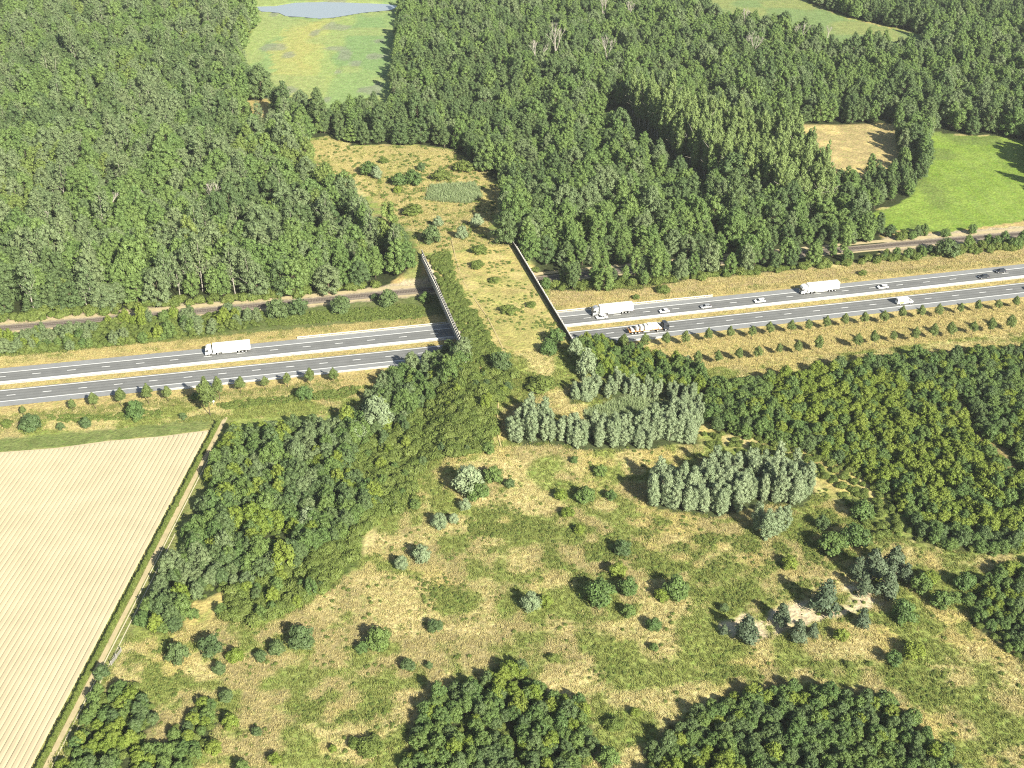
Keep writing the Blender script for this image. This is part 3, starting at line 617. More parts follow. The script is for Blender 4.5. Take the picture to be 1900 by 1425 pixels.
# flatbed lorry with pale blocks
x = float(G0(1200, 612)[0]); p = rp(x, -1.85)
fr = empty('flatbed_lorry', (*p, .05), rhead(x)); tag(fr, 'flatbed lorry with black cab and orange bed beside the first roadside trees', 'lorry')
cab_over(fr, 8.0, M['dark_paint'], 3.5); chassis(fr, -7.8, 6.5)
MB().box(-7.9, 5.3, -1.25, 1.25, 1.06, 1.22).build('load_bed', M['orange'], fr, bevel=.02)
MB().box(5.2, 5.36, -1.25, 1.25, 1.22, 3.2).build('headboard', M['chassis'], fr)
MB().box(-7.95, -7.8, -1.25, 1.25, 1.22, 1.9).build('tailboard', M['orange'], fr)
for s in (-1, 1):
    MB().box(-2.2, .2, s * 1.1 - .1, s * 1.1 + .1, .45, 1.0).build('side_locker', M['silver_paint'], fr, bevel=.03)
    MB().box(-7.9, 5.2, s * 1.26 - .012, s * 1.26 + .012, 1.08, 1.2).build('bed_rail', M['orange'], fr)
    for wx in (6.6, 3.4, -4.0, -5.3, -6.6): wheel(fr, wx, s * 1.24)
bz = (p[0], p[1], .05)
def cargo(x0, x1, h, label, w=1.15, z=1.22, wedge=False):
    mb = MB()
    if wedge: mb.prism([(x0, 0), (x1, 0), (x1, h * .3), (x0, h)], -w, w)
    else: mb.box(x0, x1, -w, w, 0, h)
    hd = rhead(x); cx = (x0 + x1) / 2
    mb.v = [(a - cx, b, c) for a, b, c in mb.v]
    o = mb.build('concrete_block', M['pale'], None, bevel=.04)
    o.location = (p[0] + math.cos(hd) * cx, p[1] + math.sin(hd) * cx, .05 + z + .001); o.rotation_euler = (0, 0, hd)
    tag(o, label, 'block', 'pale loads on the flatbed lorry')
M['pale'] = paint('pale_load', (0.62, 0.62, 0.58), 0.8, 0.2, var=0.1)
cargo(-7.0, -5.7, .9, 'wedge shaped pale block at the tail of the flatbed lorry', wedge=True)
cargo(-5.0, -4.1, 1.5, 'upright pale block second from the tail of the flatbed lorry')
cargo(-3.4, -2.3, 1.6, 'upright pale block third from the tail of the flatbed lorry')
cargo(-1.7, -.6, 1.75, 'upright pale block fourth from the tail of the flatbed lorry')
cargo(-.4, 1.2, 2.0, 'tall pale block at the middle of the flatbed lorry')
cargo(1.35, 3.6, 1.9, 'longest pale block on the flatbed lorry')
cargo(3.9, 5.0, 1.0, 'low pale block against the headboard of the flatbed lorry', wedge=True)

# ------------------------------------------------------------------ trees and shrubs: prototypes
ICO = None
def ico():
    global ICO
    if ICO is None:
        t = (1 + 5 ** .5) / 2
        v = np.array([(-1, t, 0), (1, t, 0), (-1, -t, 0), (1, -t, 0), (0, -1, t), (0, 1, t), (0, -1, -t), (0, 1, -t), (t, 0, -1), (t, 0, 1), (-t, 0, -1), (-t, 0, 1)], float)
        v /= np.linalg.norm(v[0])
        f = np.array([(0, 11, 5), (0, 5, 1), (0, 1, 7), (0, 7, 10), (0, 10, 11), (1, 5, 9), (5, 11, 4), (11, 10, 2), (10, 7, 6), (7, 1, 8), (3, 9, 4), (3, 4, 2), (3, 2, 6), (3, 6, 8), (3, 8, 9), (4, 9, 5), (2, 4, 11), (6, 2, 10), (8, 6, 7), (9, 8, 1)])
        ICO = (v, f)
    return ICO
def crown(seed, H, zb, Rr, nl, lr, n, leaf, prof, squash=.85, core=.72, elong=1.0):
    g = np.random.default_rng(seed)
    u = (np.arange(nl) + g.uniform(.1, .9, nl)) / nl; a = np.arange(nl) * 2.4 + g.uniform(-.6, .6, nl)
    rr = np.array([prof(q) for q in u]) * Rr; rad = lr * g.uniform(.72, 1.25, nl) * np.clip(rr / Rr + .25, .45, 1.0)
    d = np.maximum(rr - rad * .75, 0) * np.sqrt(g.uniform(.25, 1, nl))
    c = np.stack([d * np.cos(a), d * np.sin(a), zb + rad * .4 + u * np.maximum(H - zb - rad * 1.3, .1)], 1)
    pick = g.choice(nl, n * 3, p=rad ** 2 / np.sum(rad ** 2))
    dr = g.normal(size=(n * 3, 3)); dr /= np.linalg.norm(dr, axis=1)[:, None]; dr[:, 2] = np.where(dr[:, 2] < -.35, -dr[:, 2], dr[:, 2])
    sc = np.array([1, 1, squash * elong])
    pos = c[pick] + dr * rad[pick][:, None] * g.uniform(.80, 1.10, (n * 3, 1)) * sc
    q = np.linalg.norm((pos[:, None, :] - c[None]) / sc / rad[None, :, None], axis=2); q[np.arange(n * 3), pick] = 9
    ok = (q.min(1) > .80) & (pos[:, 2] > .1); pos, dr, pick = pos[ok][:n], dr[ok][:n], pick[ok][:n]; m = len(pos)
    nrm = dr + g.normal(0, .28, (m, 3)) + np.array([0, 0, .15]); nrm /= np.linalg.norm(nrm, axis=1)[:, None]
    w = g.normal(size=(m, 3)); e1 = np.cross(nrm, w); e1 /= np.linalg.norm(e1, axis=1)[:, None]; e2 = np.cross(nrm, e1)
    s1 = leaf * g.uniform(.7, 1.4, (m, 1)); s2 = s1 * g.uniform(.45, .8, (m, 1)); bow = nrm * s1 * g.uniform(-.1, .35, (m, 1))
    V = np.stack([pos - e1 * s1 * .5, pos - e2 * s2 * .5 + bow, pos + e1 * s1 * .5, pos + e2 * s2 * .5 + bow], 1).reshape(-1, 3)
    b = np.arange(m) * 4
    lt = g.uniform(0, 1, nl)
    tint = np.clip(.5 + (lt[pick] - .5) * .65 + g.normal(0, .14, m), 0, 1)
    F = [tuple(x) for x in np.stack([b, b + 1, b + 2, b + 3], 1)]
    iv, if_ = ico(); k = len(V); vs = [V]; tn = [tint]
    for i in range(nl):
        jr = 1 + g.uniform(-.12, .12, (12, 1))
        vs.append(iv * jr * rad[i] * core * sc + c[i]); F += [tuple(t_ + k) for t_ in if_]; k += 12; tn.append(np.full(20, .3 + .3 * lt[i]))
    return np.concatenate(vs), F, np.concatenate(tn)
def trunk(seed, H, r, limbs=4, spread=.35, base=.45):
    g = random.Random(seed); mb = MB()
    top = (g.uniform(-.04, .04) * H, g.uniform(-.04, .04) * H, H)
    mid = (top[0] * .4, top[1] * .4, H * base)
    mb.tube((0, 0, -.3), mid, r, r * .7, 7); mb.tube(mid, top, r * .7, r * .2, 6)
    for i in range(limbs):
        a = i * 2.4 + g.uniform(-.4, .4); z0 = H * g.uniform(base * .8, .7); q = z0 / H
        mb.tube((top[0] * q, top[1] * q, z0), (top[0] * q + math.cos(a) * H * spread * g.uniform(.6, 1), top[1] * q + math.sin(a) * H * spread * g.uniform(.6, 1), min(H * .95, z0 + H * g.uniform(.15, .3))), r * .4, r * .12, 5)
    return mb.v, mb.f
dome = lambda u: math.sqrt(max(0, 1 - (u * .97) ** 2)) * (1 if u > .12 else .8)
egg = lambda u: math.sin(math.pi * min(1, (.18 + .82 * u) ** .75)) ** .8
col_ = lambda u: (.75 + .25 * math.sin(math.pi * u)) * (1 if u < .8 else max(.25, 1 - (u - .8) * 3.4))
tallp = lambda u: min(1, .6 + u * 1.2) * math.sqrt(max(.03, 1 - max(0, (u - .35) / .66) ** 2))
wil = lambda u: .62 + .38 * math.sin(math.pi * min(1, u * 1.05)) if u < .86 else .62
pinep = lambda u: max(.2, (1 - u * .75)) * (1.0 if u > .1 else .85)
cone = lambda u: max(.15, 1 - u * .9)
full = lambda u: math.sqrt(max(.05, 1 - (2 * u - .75) ** 2 * .55)) if u < .8 else math.sqrt(max(.02, 1 - (u) ** 2)) + .1
PROTO = {}
def proto(key, mat, bark, cr, tr):
    lst = []
    for k in range(len(cr)):
        v, f, t = crown(*cr[k][:-1], **cr[k][-1]); tvv, tf = trunk(*tr)
        cm = mesh_obj('crown', v, f, mat, tint=t, link=False).data; tm = mesh_obj('trunk', tvv, tf, bark, link=False).data
        jo = mesh_obj('plant_' + key, list(v) + list(tvv), f + [tuple(i + len(v) for i in q) for q in tf], [mat, bark], [0] * len(f) + [1] * len(tf), tint=list(t) + [.5] * len(tf), link=False)
        lst.append((cm, tm, jo))
    PROTO[key] = lst
def variants(mats, base, crs, trs):
    for s, mt in mats.items(): proto(base + s, M[mt], M['bark'], crs, trs)
# forest trees, 15 m high as built
FOR = {'_a': 'forest_a', '_b': 'forest_b', '_c': 'forest_c', '_d': 'forest_d'}
variants(FOR, 'oak', [(s, 13.5, .8, 5.0, 34, 1.45, 1300, .66, dome, {}) for s in (1, 2, 3)], (4, 10, .28))
variants(FOR, 'big', [(s, 16, 1.0, 7.0, 52, 1.65, 2000, .68, dome, {}) for s in (61, 62)], (64, 11, .4))
variants(FOR, 'tall', [(s, 17, 2.0, 3.9, 34, 1.35, 1200, .62, tallp, {}) for s in (5, 6, 7)], (8, 13, .24))
proto('birch', M['forest_d'], M['pale_bark'], [(s, 18, 5.0, 3.6, 26, 1.2, 900, .6, tallp, {'core': .5}) for s in (65, 66)], (67, 16, .24, 5, .25, .3))
proto('poplar', M['poplar'], M['pale_bark'], [(s, 22, 4, 2.5, 24, 1.25, 900, .72, col_, {'elong': 1.5}) for s in (9, 10, 11)], (12, 19, .3))
# thickets 6 m high as built
for s_, mt in (('', 'thicket'), ('_bright', 'bright'), ('_blue', 'forest_b'), ('_grey', 'forest_d')):
    proto('thicket' + s_, M[mt], M['bark'], [(s, 5.6, .1, 2.7, 24, .88, 950, .42, dome, {}) for s in (13, 14, 15, 63)], (16, 4, .12))
proto('willow', M['silver'], M['bark'], [(s, 10.5, .2, 2.25, 26, .95, 1200, .40, wil, {'elong': 1.25}) for s in (17, 18, 19, 68)], (20, 9, .16))
proto('silver_dome', M['silver'], M['bark'], [(s, 7, .3, 3.2, 22, 1.2, 1000, .46, dome, {'elong': 1.2}) for s in (21, 22)], (23, 5, .18))
proto('pine', M['pine'], M['bark'], [(s, 5.2, .2, 2.3, 24, .85, 1000, .38, pinep, {'core': .6}) for s in (24, 25, 69)], (26, 5, .14))
for s_, mt in (('', 'thicket'), ('_bright', 'bright'), ('_dark', 'forest_b'), ('_scrub', 'low')):
    proto('shrub' + s_, M[mt], M['bark'], [(s, 3.4, .05, 2.0, 15, .85, 750, .36, full, {}) for s in (27, 28, 29)], (30, 2.2, .08))
proto('young', M['young'], M['bark'], [(s, 6.2, 2.0, 1.75, 16, .8, 750, .36, egg, {}) for s in (31, 32, 33)], (34, 5, .09, 3, .15))
proto('brown_tree', M['brown'], M['pale_bark'], [(s, 13, 2, 4.0, 20, 1.5, 450, .6, dome, {'core': .3}) for s in (35,)], (36, 12, .25, 9, .3, .2))
# low growth
proto('scrub', M['low'], M['bark'], [(s, 2.2, 0, 1.9, 9, .95, 260, .42, dome, {}) for s in (41, 42, 43)], (44, 1.2, .05))
proto('mat', M['low'], M['bark'], [(s, .8, 0, 1.1, 6, .45, 70, .36, dome, {}) for s in (45, 46, 47)], (48, .4, .03))
proto('hedge', M['low'], M['bark'], [(s, 1.15, 0, .85, 6, .5, 90, .3, dome, {}) for s in (49, 50)], (51, .6, .03))
def tuft(seed, mat, n, Rr, h, w):
    g = np.random.default_rng(seed); v, f, t = [], [], []
    for i in range(n):
        a, r = g.uniform(0, 6.28), Rr * math.sqrt(g.uniform()); b = g.uniform(0, 6.28); hh = h * g.uniform(.5, 1.1); lean = g.normal(0, .35, 2) * hh
        x, y = r * math.cos(a), r * math.sin(a); dx, dy = w * math.cos(b), w * math.sin(b); k = len(v)
        v += [(x - dx, y - dy, -.05), (x + dx, y + dy, -.05), (x + lean[0] + dx * .5, y + lean[1] + dy * .5, hh), (x + lean[0] - dx * .5, y + lean[1] - dy * .5, hh)]; f.append((k, k + 1, k + 2, k + 3)); t.append(g.uniform())
    return mesh_obj('tuft', v, f, mat, tint=t, link=False)
TUFT = {'straw': [tuft(s, M['straw'], 26, .85, .36, .07) for s in (1, 2, 3)], 'sedge': [tuft(s, M['sedge'], 26, .8, .42, .07) for s in (4, 5, 6)], 'reed': [tuft(s, M['reed'], 26, .9, 1.5, .08) for s in (7, 8)]}

# ------------------------------------------------------------------ planting
def project(x, y, z):
    zz = z - CAM_H; d = y * cp - zz * sp; u = y * sp + zz * cp
    return 950 + 2300 * x / d, 712.5 - 2300 * u / d
def scatter(P, sp_, seed, jit=.5):
    g = np.random.default_rng(seed); x0, y0 = P.min(0); x1, y1 = P.max(0)
    a = np.arange(x0, x1, sp_); b = np.arange(y0, y1, sp_ * .87); A, B = np.meshgrid(a, b)
    A = A + (np.arange(len(b)) % 2)[:, None] * sp_ / 2
    A = A.ravel() + g.uniform(-jit, jit, A.size) * sp_; B = B.ravel() + g.uniform(-jit, jit, B.size) * sp_
    k = inside(P, A, B); return np.stack([A[k], B[k]], 1)
COUNT = [0]
def plant(name, key, x, y, label, cat, group=None, s=1.0, sz=None, var=None, z=None, rz=None):
    p = PROTO[key]; COUNT[0] += 1; cm, tm, _ = p[(COUNT[0] if var is None else var) % len(p)]
    r = empty(name, (x, y, float(surf(x, y)) if z is None else z), random.uniform(0, 6.28) if rz is None else rz)
    r.rotation_euler = (random.gauss(0, .045), random.gauss(0, .045), r.rotation_euler[2]); r.scale = (s, s, s if sz is None else sz); tag(r, label, cat, group)
    for nm, me in (('crown', cm), ('trunk', tm)):
        o = bpy.data.objects.new(nm, me); COL.objects.link(o); o.parent = r
    return r
NG = {}
def scatter_group(objs, key):
    """node group that puts one of the given plants on every vertex"""
    if key in NG: return NG[key]
    c = bpy.data.collections.new('plants_' + key)
    for o in objs: c.objects.link(o)
    ng = bpy.data.node_groups.new('scatter_' + key, 'GeometryNodeTree')
    ng.interface.new_socket('Geometry', in_out='INPUT', socket_type='NodeSocketGeometry'); ng.interface.new_socket('Geometry', in_out='OUTPUT', socket_type='NodeSocketGeometry')
    N, L = ng.nodes, ng.links
    i, o_ = N.new('NodeGroupInput'), N.new('NodeGroupOutput'); ci = N.new('GeometryNodeCollectionInfo'); ci.inputs['Collection'].default_value = c
    ci.inputs['Separate Children'].default_value = True; ci.inputs['Reset Children'].default_value = True
    ip = N.new('GeometryNodeInstanceOnPoints'); ip.inputs['Pick Instance'].default_value = True
    def attr(nm, ty):
        a = N.new('GeometryNodeInputNamedAttribute'); a.data_type = ty; a.inputs['Name'].default_value = nm; return a.outputs['Attribute']
    L.new(i.outputs[0], ip.inputs['Points']); L.new(ci.outputs[0], ip.inputs['Instance']); L.new(attr('idx', 'INT'), ip.inputs['Instance Index'])
    L.new(attr('rot', 'FLOAT_VECTOR'), ip.inputs['Rotation']); L.new(attr('scl', 'FLOAT_VECTOR'), ip.inputs['Scale']); L.new(ip.outputs[0], o_.inputs[0])
    NG[key] = ng; return ng
def stuff(name, objs, gkey, pts, scl, idx, label, cat, zoff=0.0):
    n = len(pts)
    if n == 0: return
    order = sorted(range(len(objs)), key=lambda k: objs[k].name); rank = {k: r for r, k in enumerate(order)}
    z = surf(pts[:, 0], pts[:, 1]) + zoff
    me = bpy.data.meshes.new(name); me.vertices.add(n); me.vertices.foreach_set('co', np.stack([pts[:, 0], pts[:, 1], z], 1).astype(np.float32).ravel())
    a = me.attributes.new('idx', 'INT', 'POINT'); a.data.foreach_set('value', np.array([rank[int(k)] for k in idx], np.int32))
    a = me.attributes.new('rot', 'FLOAT_VECTOR', 'POINT'); a.data.foreach_set('vector', np.stack([rng.normal(0, .045, n), rng.normal(0, .045, n), rng.uniform(0, 6.28, n)], 1).astype(np.float32).ravel())
    scl = np.asarray(scl, float); scl = np.stack([scl] * 3, 1) if scl.ndim == 1 else scl
    a = me.attributes.new('scl', 'FLOAT_VECTOR', 'POINT'); a.data.foreach_set('vector', scl.astype(np.float32).ravel())
    o = bpy.data.objects.new(name, me); COL.objects.link(o); m = o.modifiers.new('scatter', 'NODES'); m.node_group = scatter_group(objs, gkey)
    tag(o, label, cat, None, 'stuff'); return o
ALLK = [k for k in PROTO]
PLANTS = [q[2] for k in ALLK for q in PROTO[k]]
PIDX = {}; c_ = 0
for k in ALLK: PIDX[k] = list(range(c_, c_ + len(PROTO[k]))); c_ += len(PROTO[k])
for i, o in enumerate(PLANTS): o.name = 'plant_%03d' % i
def wood(P, spacing, seed, kind_of, name, label, cat, group, n_ind, smin, smax, stuff_name, stuff_label, extra_ok=None, zvar=.18, low_edge=False, zf=1.0):
    g = np.random.default_rng(seed + 1000); pts = scatter(P, spacing, seed)
    if extra_ok is not None: pts = pts[extra_ok(pts[:, 0], pts[:, 1])]
    px, py = project(pts[:, 0], pts[:, 1], surf(pts[:, 0], pts[:, 1]) + 5)
    vis = (px > -10) & (px < 1910) & (py > -10) & (py < 1440)
    order = np.argsort(pts[:, 1] + np.where(vis, 0, 5000)); pts, vis = pts[order], vis[order]
    kd = [kind_of(x, y, g) for x, y in pts]
    big = vnoise(pts[:, 0], pts[:, 1], 30, seed % 50)
    sc = smin + (smax - smin) * np.clip(.6 * big + .4 * g.uniform(0, 1, len(pts)) + g.normal(0, .12, len(pts)), 0, 1.2)
    szz = sc * zf * (1 + g.normal(0, zvar, len(pts)).clip(-.3, .4))
    if low_edge:
        f_ = .78 + .22 * smooth((rail_off(pts[:, 0], pts[:, 1]) - 2) / 42); f_ = f_ * np.where(inside(HEDGEZ, pts[:, 0], pts[:, 1]), .68, 1); sc = sc * np.where(pts[:, 0] > 8, f_, 1); szz = szz * np.where(pts[:, 0] > 8, f_, 1)
    n = min(n_ind, int(vis.sum()))
    for i in range(n):
        a_ = LOOK.get(kd[i], ''); plant(name, kd[i], *pts[i], (a_ + ' ' + label).strip(), cat, (a_ + ' ' + group).strip(), sc[i], szz[i])
    if len(pts) > n:
        idx = [PIDX[kd[i]][int(g.integers(len(PIDX[kd[i]])))] for i in range(n, len(pts))]
        stuff(stuff_name, PLANTS, 'plants', pts[n:], np.stack([sc[n:], sc[n:], szz[n:]], 1), idx, stuff_label, 'wood')
LOOK = {'oak_a': 'mid green round', 'oak_b': 'dark blue green round', 'oak_c': 'yellow green round', 'oak_d': 'dull green round', 'big_a': 'large mid green', 'big_b': 'large dark blue green', 'big_c': 'large yellow green', 'big_d': 'large dull green', 'tall_a': 'tall mid green', 'tall_b': 'tall dark green', 'tall_d': 'tall dull green', 'birch': 'pale stemmed', 'thicket': 'dark green', 'thicket_bright': 'yellow green', 'thicket_blue': 'blue green', 'thicket_grey': 'grey green', 'shrub_scrub': 'olive'}
def clumpy(table, s1, seed, mixp=.35):
    """species grow in clumps: noise picks a row of the table, some trees differ"""
    def f(x, y, g):
        q = float(vnoise(x, y, s1, seed)); q = (q - .22) / .56
        if g.uniform() < mixp: q = g.uniform()
        return table[int(min(max(q, 0), .999) * len(table))]
    return f
HEDGEZ = poly([(1530, 335), (1600, 322), (1672, 300), (1700, 300), (1705, 375), (1610, 420), (1500, 420)])
wood(LW, 6.3, 101, clumpy(['oak_b', 'big_b', 'oak_a', 'birch', 'big_d', 'big_a', 'tall_a', 'big_a', 'oak_d', 'birch', 'big_d', 'oak_c'], 36, 31, .25), 'broadleaf_tree', 'tree in the wood behind the railway left of the bridge', 'tree', 'trees of the left wood', 150, .62, 1.25, 'left_wood', 'dense broadleaf wood filling the upper left up to the pond meadow')
wood(RW, 6.3, 202, clumpy(['oak_b', 'oak_a', 'tall_b', 'big_a', 'oak_d', 'tall_a', 'big_b', 'tall_a', 'big_d', 'oak_a'], 34, 32, .28), 'broadleaf_tree', 'tree in the wood beside the railway right of the bridge', 'tree', 'trees of the right wood', 150, .55, 1.12, 'right_wood', 'dense broadleaf wood filling the upper right behind the railway',
     lambda x, y: ~inside(GAP, x, y) & ~inside(BROWNF, x, y) & (np.abs(rail_off(x, y)) > 4.5) & ~((rail_off(x, y) < 0) & (np.abs(x - 153) < 11)), low_edge=True)
wood(POP, 4.4, 303, lambda x, y, g: 'poplar', 'poplar_tree', 'tall narrow poplar in the dense planted block left of the brown clearing', 'tree', 'poplars of the planted block', 300, .85, 1.12, 'poplar_block', 'dense block of planted poplars')
E1 = poly([(1640, 430), (1760, 437), (1900, 426), (1990, 418), (1990, 426), (1900, 433), (1790, 441), (1690, 448), (1640, 446)]); E2 = poly([(1640, 470), (1700, 464), (1745, 472), (1800, 456), (1900, 446), (1990, 438), (1990, 450), (1900, 460), (1790, 470), (1700, 477), (1640, 482)])
for P_, sd, lb in ((E1, 311, 'shrub in the low hedge below the green pasture at the right'), (E2, 312, 'shrub between the railway and the far verge at the right')):
    wood(P_, 4.0, sd, lambda x, y, g: ['thicket', 'thicket_blue', 'shrub_scrub'][int(g.integers(3))], 'hedge_shrub', lb, 'shrub', lb.replace('shrub', 'shrubs', 1), 100, .6, 1.2, 'hedge_rest', 'hedge', lambda x, y: np.abs(rail_off(x, y)) > 4)
def frk(x, y, g):
    if inside(FRB, np.array([x]), np.array([y]))[0]: return 'thicket_bright' if g.uniform() < .75 else 'thicket'
    return ['thicket', 'thicket_blue', 'thicket', 'thicket_bright'][int(g.choice(4, p=[.52, .28, .1, .1]))]
wood(FR, 3.2, 404, frk, 'woodland_sapling', 'sapling in the dense thicket below the right hand verge', 'sapling', 'saplings of the right thicket', 290, .5, 1.25, 'right_thicket', 'dense green thicket below the right hand verge', lambda x, y: ~inside(FRRIDE, x, y), zf=.8)
wood(BR, 3.2, 505, lambda x, y, g: 'thicket' if g.uniform() < .7 else 'thicket_bright', 'slope_bush', 'bush on the slope between the bridge and the flatbed lorry', 'bush', 'bushes on the slope right of the bridge', 200, .55, 1.05, 'slope_thicket', 'thicket on the slope right of the bridge')
wood(LLT, 3.3, 606, clumpy(['thicket_grey', 'thicket_blue', 'thicket', 'thicket', 'thicket_blue', 'thicket_bright', 'thicket', 'thicket_blue', 'thicket'], 16, 33, .35), 'bushy_tree', 'bushy tree in the thicket between the ploughed field and the bridge ramp', 'tree', 'trees of the left thicket', 290, .5, 1.6, 'left_thicket', 'thicket between the ploughed field and the bridge ramp', lambda x, y: vnoise(x, y, 8, 93) > .12)
for P_, sd, lb in ((B1, 701, 'bushy tree in the thicket at the bottom centre'), (B2, 702, 'bushy tree in the large thicket at the bottom right'), (B3, 703, 'bushy tree in the thicket beside the farm track at the bottom left'), (B4, 704, 'bushy tree in the thicket at the right edge below the pines')):
    wood(P_, 2.9, sd, clumpy(['thicket_blue', 'thicket', 'thicket_blue', 'thicket', 'thicket_bright', 'thicket'], 11, sd % 40, .35), 'thicket_tree', lb, 'tree', lb.replace('bushy tree in', 'trees of'), {701: 90, 702: 120, 703: 60, 704: 30}[sd], .5, 1.05, 'bottom_thicket', 'dense thicket in the foreground', lambda x, y: vnoise(x, y, 6, 90) > .10, zf=.85)
wood(SL, 3.3, 808, clumpy(['thicket_grey', 'shrub_scrub', 'thicket', 'shrub_scrub', 'thicket_grey', 'thicket_bright'], 12, 34), 'verge_shrub', 'shrub between the railway and the far carriageway left of the bridge', 'shrub', 'shrubs between railway and motorway', 300, .45, 1.25, 'verge_belt', 'shrub belt along the motorway', lambda x, y: vnoise(x, y, 9, 94) > .33)
wood(W1A, 3.0, 909, lambda x, y, g: 'willow' if g.uniform() < .85 else 'silver_dome', 'willow_tree', 'silver willow in the row behind the reed bed right of the bridge ramp', 'willow', 'willows behind the reed bed', 200, .42, .80, 'w', 'w')
wood(W1B, 2.6, 910, lambda x, y, g: 'willow', 'willow_tree', 'columnar silver willow in the curved row in front of the reed bed', 'willow', 'willows in front of the reed bed', 300, .58, .92, 'w', 'w')
wood(W2, 2.7, 911, lambda x, y, g: 'willow', 'willow_tree', 'columnar silver willow in the grove on the dry meadow', 'willow', 'willows of the meadow grove', 300, .68, 1.08, 'w', 'w')
for px, py, h_ in ((1405, 985, 1.0), (1420, 1000, 1.05), (1438, 995, .95), (1455, 985, .9)):
    x, y, z = G3(px, py); plant('willow_tree', 'willow', x, y, 'columnar silver willow in the small clump below the meadow grove', 'willow', 'willows of the small clump', h_)
x, y, z = G3(1068, 664); plant('willow_tree', 'silver_dome', x, y, 'round silver willow against the end of the right bridge screen', 'willow', None, .95, 1.25)
x, y, z = G3(1087, 698); plant('willow_tree', 'silver_dome', x, y, 'largest round silver willow below the end of the right bridge screen', 'willow', None, 1.22, 1.65)

# young trees along the motorway: photo points of their crowns
def young(lst, fmt, group, drop=20):
    for i, (px, py, s_) in enumerate(lst):
        s_ = s_ * 1.13; x, y, z = G3(px, py + drop * s_)
        plant('young_tree', 'young', x, y, fmt % ORD[i], 'tree', group, s_, s_ * random.uniform(.94, 1.08))
ORD = ['first', 'second', 'third', 'fourth', 'fifth', 'sixth', 'seventh', 'eighth', 'ninth', 'tenth', 'eleventh', 'twelfth', 'thirteenth', 'fourteenth', 'fifteenth', 'sixteenth', 'seventeenth', 'eighteenth', 'nineteenth', 'twentieth', 'twenty-first', 'twenty-second', 'twenty-third', 'twenty-fourth', 'twenty-fifth', 'twenty-sixth', 'twenty-seventh', 'twenty-eighth', 'twenty-ninth', 'thirtieth', 'thirty-first']
row1 = [(1156, 626, .95), (1196.5, 626, 1.05), (1234, 624, .98), (1270, 621, .98), (1315, 616, .92), (1354, 613, .88), (1394, 609, .9), (1428, 602, .95), (1466, 600, .95), (1499, 598, .85), (1531, 593, .9), (1566, 589, .9), (1604, 585, .95), (1638, 581, .98), (1672, 576, .9), (1706, 572, .98), (1741, 570, .92), (1779, 567, .75), (1812, 562, .82), (1850, 560, .8), (1883, 555, .8)]
row2 = [(1293, 658, 1.0), (1332, 656, .9), (1369, 652, .9), (1405, 648, .98), (1445, 643, .75), (1479, 639, .9), (1517, 632, 1.05), (1587, 626, 1.0), (1622, 622, .95), (1657, 619, .8), (1696, 614, 1.0), (1729, 608, 1.0), (1764, 604, 1.1), (1802, 602, .9), (1837, 597, 1.02), (1873, 591, 1.15)]
rowl = [(620, 695, .9), (576, 696, 1.0), (534, 702, .85), (493, 707, .8), (447, 709, 1.05), (312, 726, .98), (276, 728, 1.1), (225, 734, 1.08), (178, 739, 1.0), (135, 748, .75), (44, 760, .6)]
young(row1, 'young round tree, %s from the bridge along the near kerb right of the bridge', 'young trees on the near kerb')
young(row2, 'young round tree, %s from the bridge in the dry grass strip right of it', 'young trees in the dry grass')
young(rowl, 'young round tree, %s from the bridge along the near kerb left of the bridge', 'young trees left of the bridge', 17)

